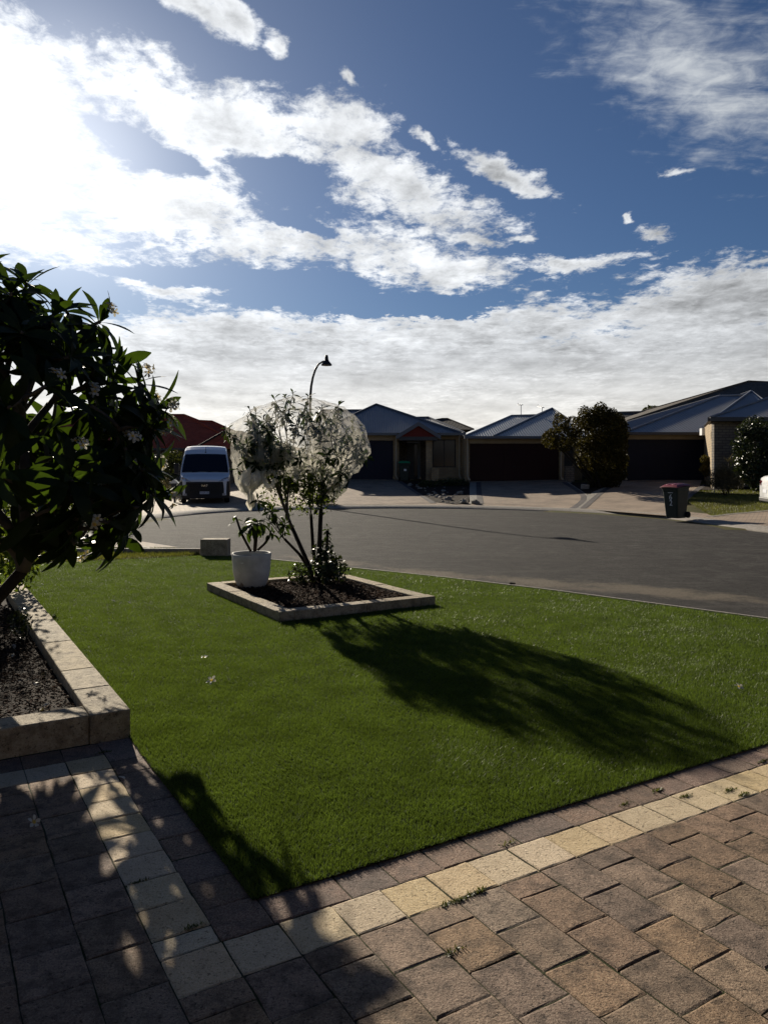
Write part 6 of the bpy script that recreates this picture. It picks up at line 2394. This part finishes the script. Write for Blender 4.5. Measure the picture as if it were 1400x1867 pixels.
# ------------------------------------------------------------------ bins, lamp, letterbox
def wheelie_bin(px, py, Y, rz, lid, label, digits, open_=0.0, zbase=None):
    p = at(px, py, Y)
    z = zbase if zbase is not None else terr(p.x, p.y) + 0.012
    root = empty('wheelie_bin', (p.x, p.y, z), rz, label=label, cat='bin')
    # local: lid opening side towards -X (front), wheels at +X (back)
    H = 0.97
    secs = [(0.0, -.20, .24, .20), (0.03, -.215, .25, .215), (.30, -.235, .265, .235), (.34, -.24, .27, .24), (.80, -.275, .29, .275), (.82, -.285, .295, .285), (H - .06, -.295, .30, .29), (H - .05, -.315, .33, .305), (H, -.32, .335, .31)]
    mb = MB()
    vs_, fs_ = [], []
    nn = 24
    for (zz, x0, x1, hy) in secs:
        r = .05
        for (cx_, cy_, a0) in ((x1 - r, hy - r, 0), (x0 + r, hy - r, 90), (x0 + r, -hy + r, 180), (x1 - r, -hy + r, 270)):
            for k in range(6):
                a = R(a0 + k * 18)
                vs_.append((cx_ + r * math.cos(a), cy_ + r * math.sin(a), zz + .02 * (1 if zz > .9 else 0) * (cx_ / .3)))
    for i in range(len(secs) - 1):
        for k in range(nn):
            fs_.append((i * nn + k, i * nn + (k + 1) % nn, (i + 1) * nn + (k + 1) % nn, (i + 1) * nn + k))
    fs_.append(tuple(reversed(range(nn))))
    mb.add(vs_, fs_)
    mb.build('bin_body', M['bin_green'], root, smooth=False, local=True)

    def lidf(s, t):
        x = -.355 + .70 * s; y = (t * 2 - 1) * .325
        e = min(s * 6, (1 - s) * 8, t * 6, (1 - t) * 6, 1)
        ridge = .012 * (1 if (0.25 < t < 0.38 or 0.62 < t < 0.75) else 0) * (1 if e > .9 else 0)
        return (x, y, H - .015 + .045 * s + .055 * e ** .6 + ridge + .03 * math.sin(math.pi * s) - .02 * abs(t * 2 - 1) ** 3)
    mb = MB().grid(lidf, 24, 24)
    mb.build('lid', lid, root, smooth=False, local=True)
    MB().tube([(.40, -.24, H + .02), (.40, .24, H + .02)], .017, 8).tube([(.32, -.24, H), (.40, -.24, H + .02)], .015, 6).tube([(.32, .24, H), (.40, .24, H + .02)], .015, 6).build('handle', lid, root, local=True)
    for y in (-.245, .245):
        mb = MB()
        seg = 18
        for r0, h in ((.1, .035),):
            vs2 = [(.27 + rr * math.cos(2 * math.pi * k / seg), y + hh, .10 + rr * math.sin(2 * math.pi * k / seg)) for rr, hh in ((.03, -h), (.1, -h * .8), (.1, h * .8), (.03, h)) for k in range(seg)]
            mb.add(vs2, [(i * seg + k, i * seg + (k + 1) % seg, (i + 1) * seg + (k + 1) % seg, (i + 1) * seg + k) for i in range(3) for k in range(seg)])
        mb.build('wheel', M['rubber'], root, smooth=True, local=True)
    return root, H


r_, H_ = wheelie_bin(1231, 944, 22.6, R(32), M['lid_red'], 'dark green wheelie bin with red lid and white numbers on the kerb', True)
# house number on its front face
for k, ch in enumerate('62'):
    lettering(ch, 0.24, M['sticker'], r_, (-0.270 + k * 0.014, -0.02, 0.64 - k * 0.18), (R(90), 0, R(-90)), 'number', 0.002)
MB().box((-.284, -.11, .775), (-.278, .07, .79)).build('label_line', M['sticker'], r_, local=True)
r_.scale = (0.94, 0.94, 0.95)
wheelie_bin(737, 874, 41.2, R(90), M['lid_green'], 'dark wheelie bin with bright green lid in front of the porch door', False)[0]
bb = at(737, 857, 40.86)
tag(MB().box((bb.x - .02, bb.y - .0, bb.z - .05), (bb.x + .11, bb.y + .012, bb.z + .06)).build('paper_notice', M['sticker']), 'small pale paper sticker on the front of the green lidded bin', 'sticker')


def build_dark_bin():
    wheelie_bin(1266, 893, 33.5, R(60), M['plastic_black'], 'dark box shaped bin in shade beside the bed at the right garage', False)


def build_lamp():
    Y = 31.6
    b = at(567, 925, Y)
    z = terr(b.x, Y)
    root = empty('street_lamp', (b.x, Y, z - 0.02), label='black street lamp with curved arm and bell shaped hood behind the netted tree', cat='street lamp')
    pts = [at(567, 905, Y), at(566.5, 850, Y), at(566, 780, Y), at(565.5, 740, Y), at(566, 722, Y), at(567.5, 704, Y), at(570.5, 688, Y), at(575, 674, Y), at(581, 664, Y), at(588, 659.5, Y), at(593, 658, Y)]
    pts[0].z = z - .02
    MB().tube(pts, [.085, .075, .065, .056, .052, .05, .047, .044, .04, .036, .034], 12).build('pole', M['black_metal'], root, smooth=True)
    MB().lathe([(.0, .0), (.17, .0), (.17, .04), (.11, .08), (.09, .5), (.0, .5)], (b.x, Y, z - .02), 16).build('base', M['black_metal'], root)
    c = at(595.5, 666.5, Y)
    s = Y / F
    prof = [(0.0, 19.3), (1.7, 19.2), (2.6, 18.3), (3.1, 14.5), (3.5, 11), (4.2, 8.8), (6.2, 6.2), (8.6, 3.4), (9.8, 1.5), (9.9, .6), (9.3, 0.0), (7.0, .6)]
    MB().lathe([(r * s, h * s) for r, h in prof], tuple(c), 24).build('hood', M['black_metal'], root, smooth=True)
    MB().lathe([(6.9 * s, .6 * s), (5.5 * s, -.5 * s), (3.0 * s, -1.0 * s), (0.001, -1.1 * s)], tuple(c), 20).build('lens', M['headlight'], root, smooth=True)


build_lamp()


def build_letterbox():
    p = at(319, 915, 33.0)
    root = empty('letterbox', (p.x, 33.0, 0.1), label='small letterbox with white gabled roof among the dry shrubs left of the van', cat='letterbox')
    MB().box((p.x - .04, 32.96, .1), (p.x + .04, 33.04, .75)).box((p.x - .12, 32.88, .75), (p.x + .12, 33.12, .93)).build('pier', M['fascia_dark'], root)
    g = MB()
    z = .932
    g.add([(p.x - .2, 32.85, z), (p.x, 32.85, z + .17), (p.x + .2, 32.85, z), (p.x - .2, 33.15, z), (p.x, 33.15, z + .17), (p.x + .2, 33.15, z)], [(0, 1, 4, 3), (1, 2, 5, 4), (0, 2, 1), (3, 4, 5)])
    g.build('roof', M['sticker'], root)


build_letterbox()


# ------------------------------------------------------------------ fallen blooms, petals, weeds
def fallen():
    rg = random.Random(12)
    fm = flower_mesh('fallen_bloom', 0.034)
    lawn_z = 0.03
    spots = [(373, 1198, 'white fallen bloom on the turf, farther of the pair below the square bed', 0.9), (386, 1241, 'cream fallen bloom on the turf, nearer of the pair below the square bed', 1.15),
             (1346, 1252, 'single fallen bloom on the turf near the right edge beyond the tree shadow', 1.0)]
    for px, py, lab, s in spots:
        y = (EYE - lawn_z) * F / (py - HY)
        p = at(px, py, y)
        o = link_mesh('fallen_flower', fm)
        o.location = p; o.scale = (s,) * 3
        o.rotation_euler = (rg.uniform(-.8, .8), rg.uniform(-.5, .5), rg.uniform(0, 6))
        tag(o, lab, 'flower')
    # lone petals
    mb_me = leaf_mesh('petal_blade', 0.05, 0.026, 0.9, 0.3, M['petal'], 0.6, rows=4)
    pet = [(203, 1094, 'larger white petal flat on the turf, left of two near the long bed', 1.5), (233, 1097, 'smaller white petal flat on the turf, right of two near the long bed', 1.0),
           (76, 1064, 'tiny white petal on the turf by the far end of the long bed', .9)]
    for px, py, lab, s in pet:
        y = (EYE - lawn_z) * F / (py - HY)
        o = link_mesh('fallen_petal', mb_me)
        o.location = at(px, py, y); o.scale = (s,) * 3; o.rotation_euler = (rg.uniform(-.3, .3), 0.1, rg.uniform(-.5, .5))
        tag(o, lab, 'petal')
    y = EYE * F / (1505 - HY)
    o = link_mesh('fallen_flower', fm); o.location = at(62, 1505, y) + Vector((0, 0, .015)); o.rotation_euler = (.9, .2, 1.0); o.scale = (.9,) * 3
    tag(o, 'withered white bloom lying on the shaded paving at the left', 'flower')
    y = EYE * F / (1420 - HY)
    o = link_mesh('fallen_petal', mb_me); o.location = at(217, 1420, y) + Vector((0, 0, .01)); o.rotation_euler = (0, .1, .2)
    tag(o, 'pale petal on the shaded pavers near the corner of the long bed', 'petal')
    # petals and dry leaves over the soil of the long bed
    dry = leaf_mesh('dry_leaf_blade', 0.09, 0.03, 0.8, 0.5, M['dry_leaf'], 0.5, rows=4)
    zb = 0.105
    n = 0
    while n < 34:
        u, v = rg.uniform(-1.6, -0.1), rg.uniform(2.42, 4.6)
        x, y = W(u, v)
        o = link_mesh('fallen_petal' if n % 3 else 'fallen_leaf', mb_me if n % 3 else dry)
        o.location = (x, y, zb + rg.uniform(0, .012)); o.rotation_euler = (rg.uniform(-.5, .5), rg.uniform(-.3, .3), rg.uniform(0, 6)); s = rg.uniform(.7, 1.3); o.scale = (s,) * 3
        if n % 3: tag(o, 'white petal fallen on the dark soil of the long bed', 'petal', group='petals on the soil')
        else: tag(o, 'dry curled leaf fallen on the dark soil of the long bed', 'leaf', group='dry leaves on the soil')
        n += 1
    # dark clod at the road edge of the turf
    y = EYE * F / (1066 - HY)
    p = at(934, 1066, y)
    o = link_mesh('clod', rock_mesh('clod', 40)); o.data.materials[0] = M['soil']; o.location = p + Vector((0, 0, .015)); o.scale = (.045, .03, .025)
    tag(o, 'small dark clod of dirt on the road edge of the turf', 'clod')


fallen()


WEED_LABELS = ['weed tuft below the cream band near the right edge, leftmost of three there', 'weed tuft below the cream band near the right edge, middle of three there',
               'weed tuft below the cream band, closest to the right edge', 'broad weed strip under the brightest cream paver at the corner of the shade',
               'weed clump just left of the broad strip under the cream band', 'small weed left of the clump where the sunlit cream band begins',
               'weed between the edge pavers and the cream band, right of centre', 'small weed between edge pavers and cream band below the tree shadow tip',
               'weed at the joint between edge pavers and cream band by the right edge', 'lone weed tuft in the joint of the brown pavers at the shade edge',
               'tiny weed on the joint above the cream band right of the shade', 'grass tuft at the foot of the corner block of the long bed',
               'grass tuft just left of the corner block of the long bed', 'low weed in the joint in front of the long bed',
               'weed in a shaded joint of the left cream strip', 'small weed beside the middle of the left cream strip']


def weeds():
    """grass and moss growing in the paving joints"""
    rg = random.Random(6)
    spots = [(1250, 1452, 26), (1330, 1441, 20), (1355, 1449, 26), (868, 1627, 26), (840, 1640, 16), (818, 1648, 14), (1196, 1441, 20), (1140, 1466, 14), (1390, 1388, 20), (832, 1733, 16), (700, 1612, 16),
             (895, 1537, 12), (1070, 1490, 12), (925, 1538, 8), (230, 1340, 40), (215, 1345, 30), (190, 1372, 18), (355, 1690, 12), (250, 1610, 10), (240, 1770, 18), (1240, 1506, 10)]
    for i, (px, py, k) in enumerate(spots[:10] + spots[13:19]):
        y = EYE * F / (py - HY)
        p = at(px, py, y)
        mb = MB()
        for j in range(k * 4):
            a = rg.uniform(0, 6.28); e = rg.uniform(-.1, 1.1); L = rg.uniform(.006, .017) * (1.9 if px < 240 and py < 1350 else 1.0)
            b = Vector((max(-.05, min(.05, rg.gauss(0, .026))) * .859, rg.gauss(0, .005), 0)); b = Vector((b.x * .859 - b.y * .5, b.x * .55 + b.y * .85, 0))
            d = Vector((math.cos(a) * math.cos(e), math.sin(a) * math.cos(e), math.sin(e))) * L
            s = Vector((-math.sin(a), math.cos(a), 0)) * rg.uniform(.0015, .003)
            mb.add([p + b - s, p + b + s, p + b + d * .6 + s * .8, p + b + d * 1.0, p + b + d * .6 - s * .8], [(0, 1, 2, 3, 4)])
        o = mb.build('weed_tuft', M['wild_blade'])
        tag(o, WEED_LABELS[i], 'weed', group='weeds in the paving joints')


weeds()


def build_shading_house():
    """unseen house and portico added behind the viewer to shade the foreground"""
    r = empty('house', (*W(0, -5.0), 0), label='added brick house with portico, out of view behind the viewer, shading the foreground', cat='house')

    def block(name, u0, v0, u1, v1, z0, z1, mt):
        return MB().prism([W(u0, v0), W(u1, v0), W(u1, v1), W(u0, v1)], z0, z1).build(name, mt, r)
    block('wall', -9, -5.4, 6, -5.1, 0, 2.62, M['brick'])
    block('added_portico_ceiling', -6, -5.1, 5.0, -1.95, 2.62, 2.72, M['fascia_dark'])  # slab out of view, added to block skylight over the near paving
    block('fascia', -6, -1.949, 5.0, -1.9, 2.5, 2.78, M['gutter'])
    for u in (-5.9, 4.5):
        block('pillar', u, -2.4, u + 0.4, -2.0, 0, 2.618, M['brick'])
    block('garage_door', -1.5, -5.098, 3.4, -5.06, 0.02, 2.15, M['navy'])
    mb = MB()
    A, B = W(-9.5, -1.9), W(6.5, -1.9)
    C_, D_ = W(-9.5, -9), W(6.5, -9)
    E, G_ = W(-6, -5.5), W(3, -5.5)
    roof_plane(mb, [(*A, 2.79), (*B, 2.79), (*G_, 4.2), (*E, 4.2)], pitch=.4)
    roof_plane(mb, [(*D_, 2.79), (*C_, 2.79), (*E, 4.2), (*G_, 4.2)], pitch=.4)
    mb.build('roof', M['roof_blue'], r)


build_shading_house()
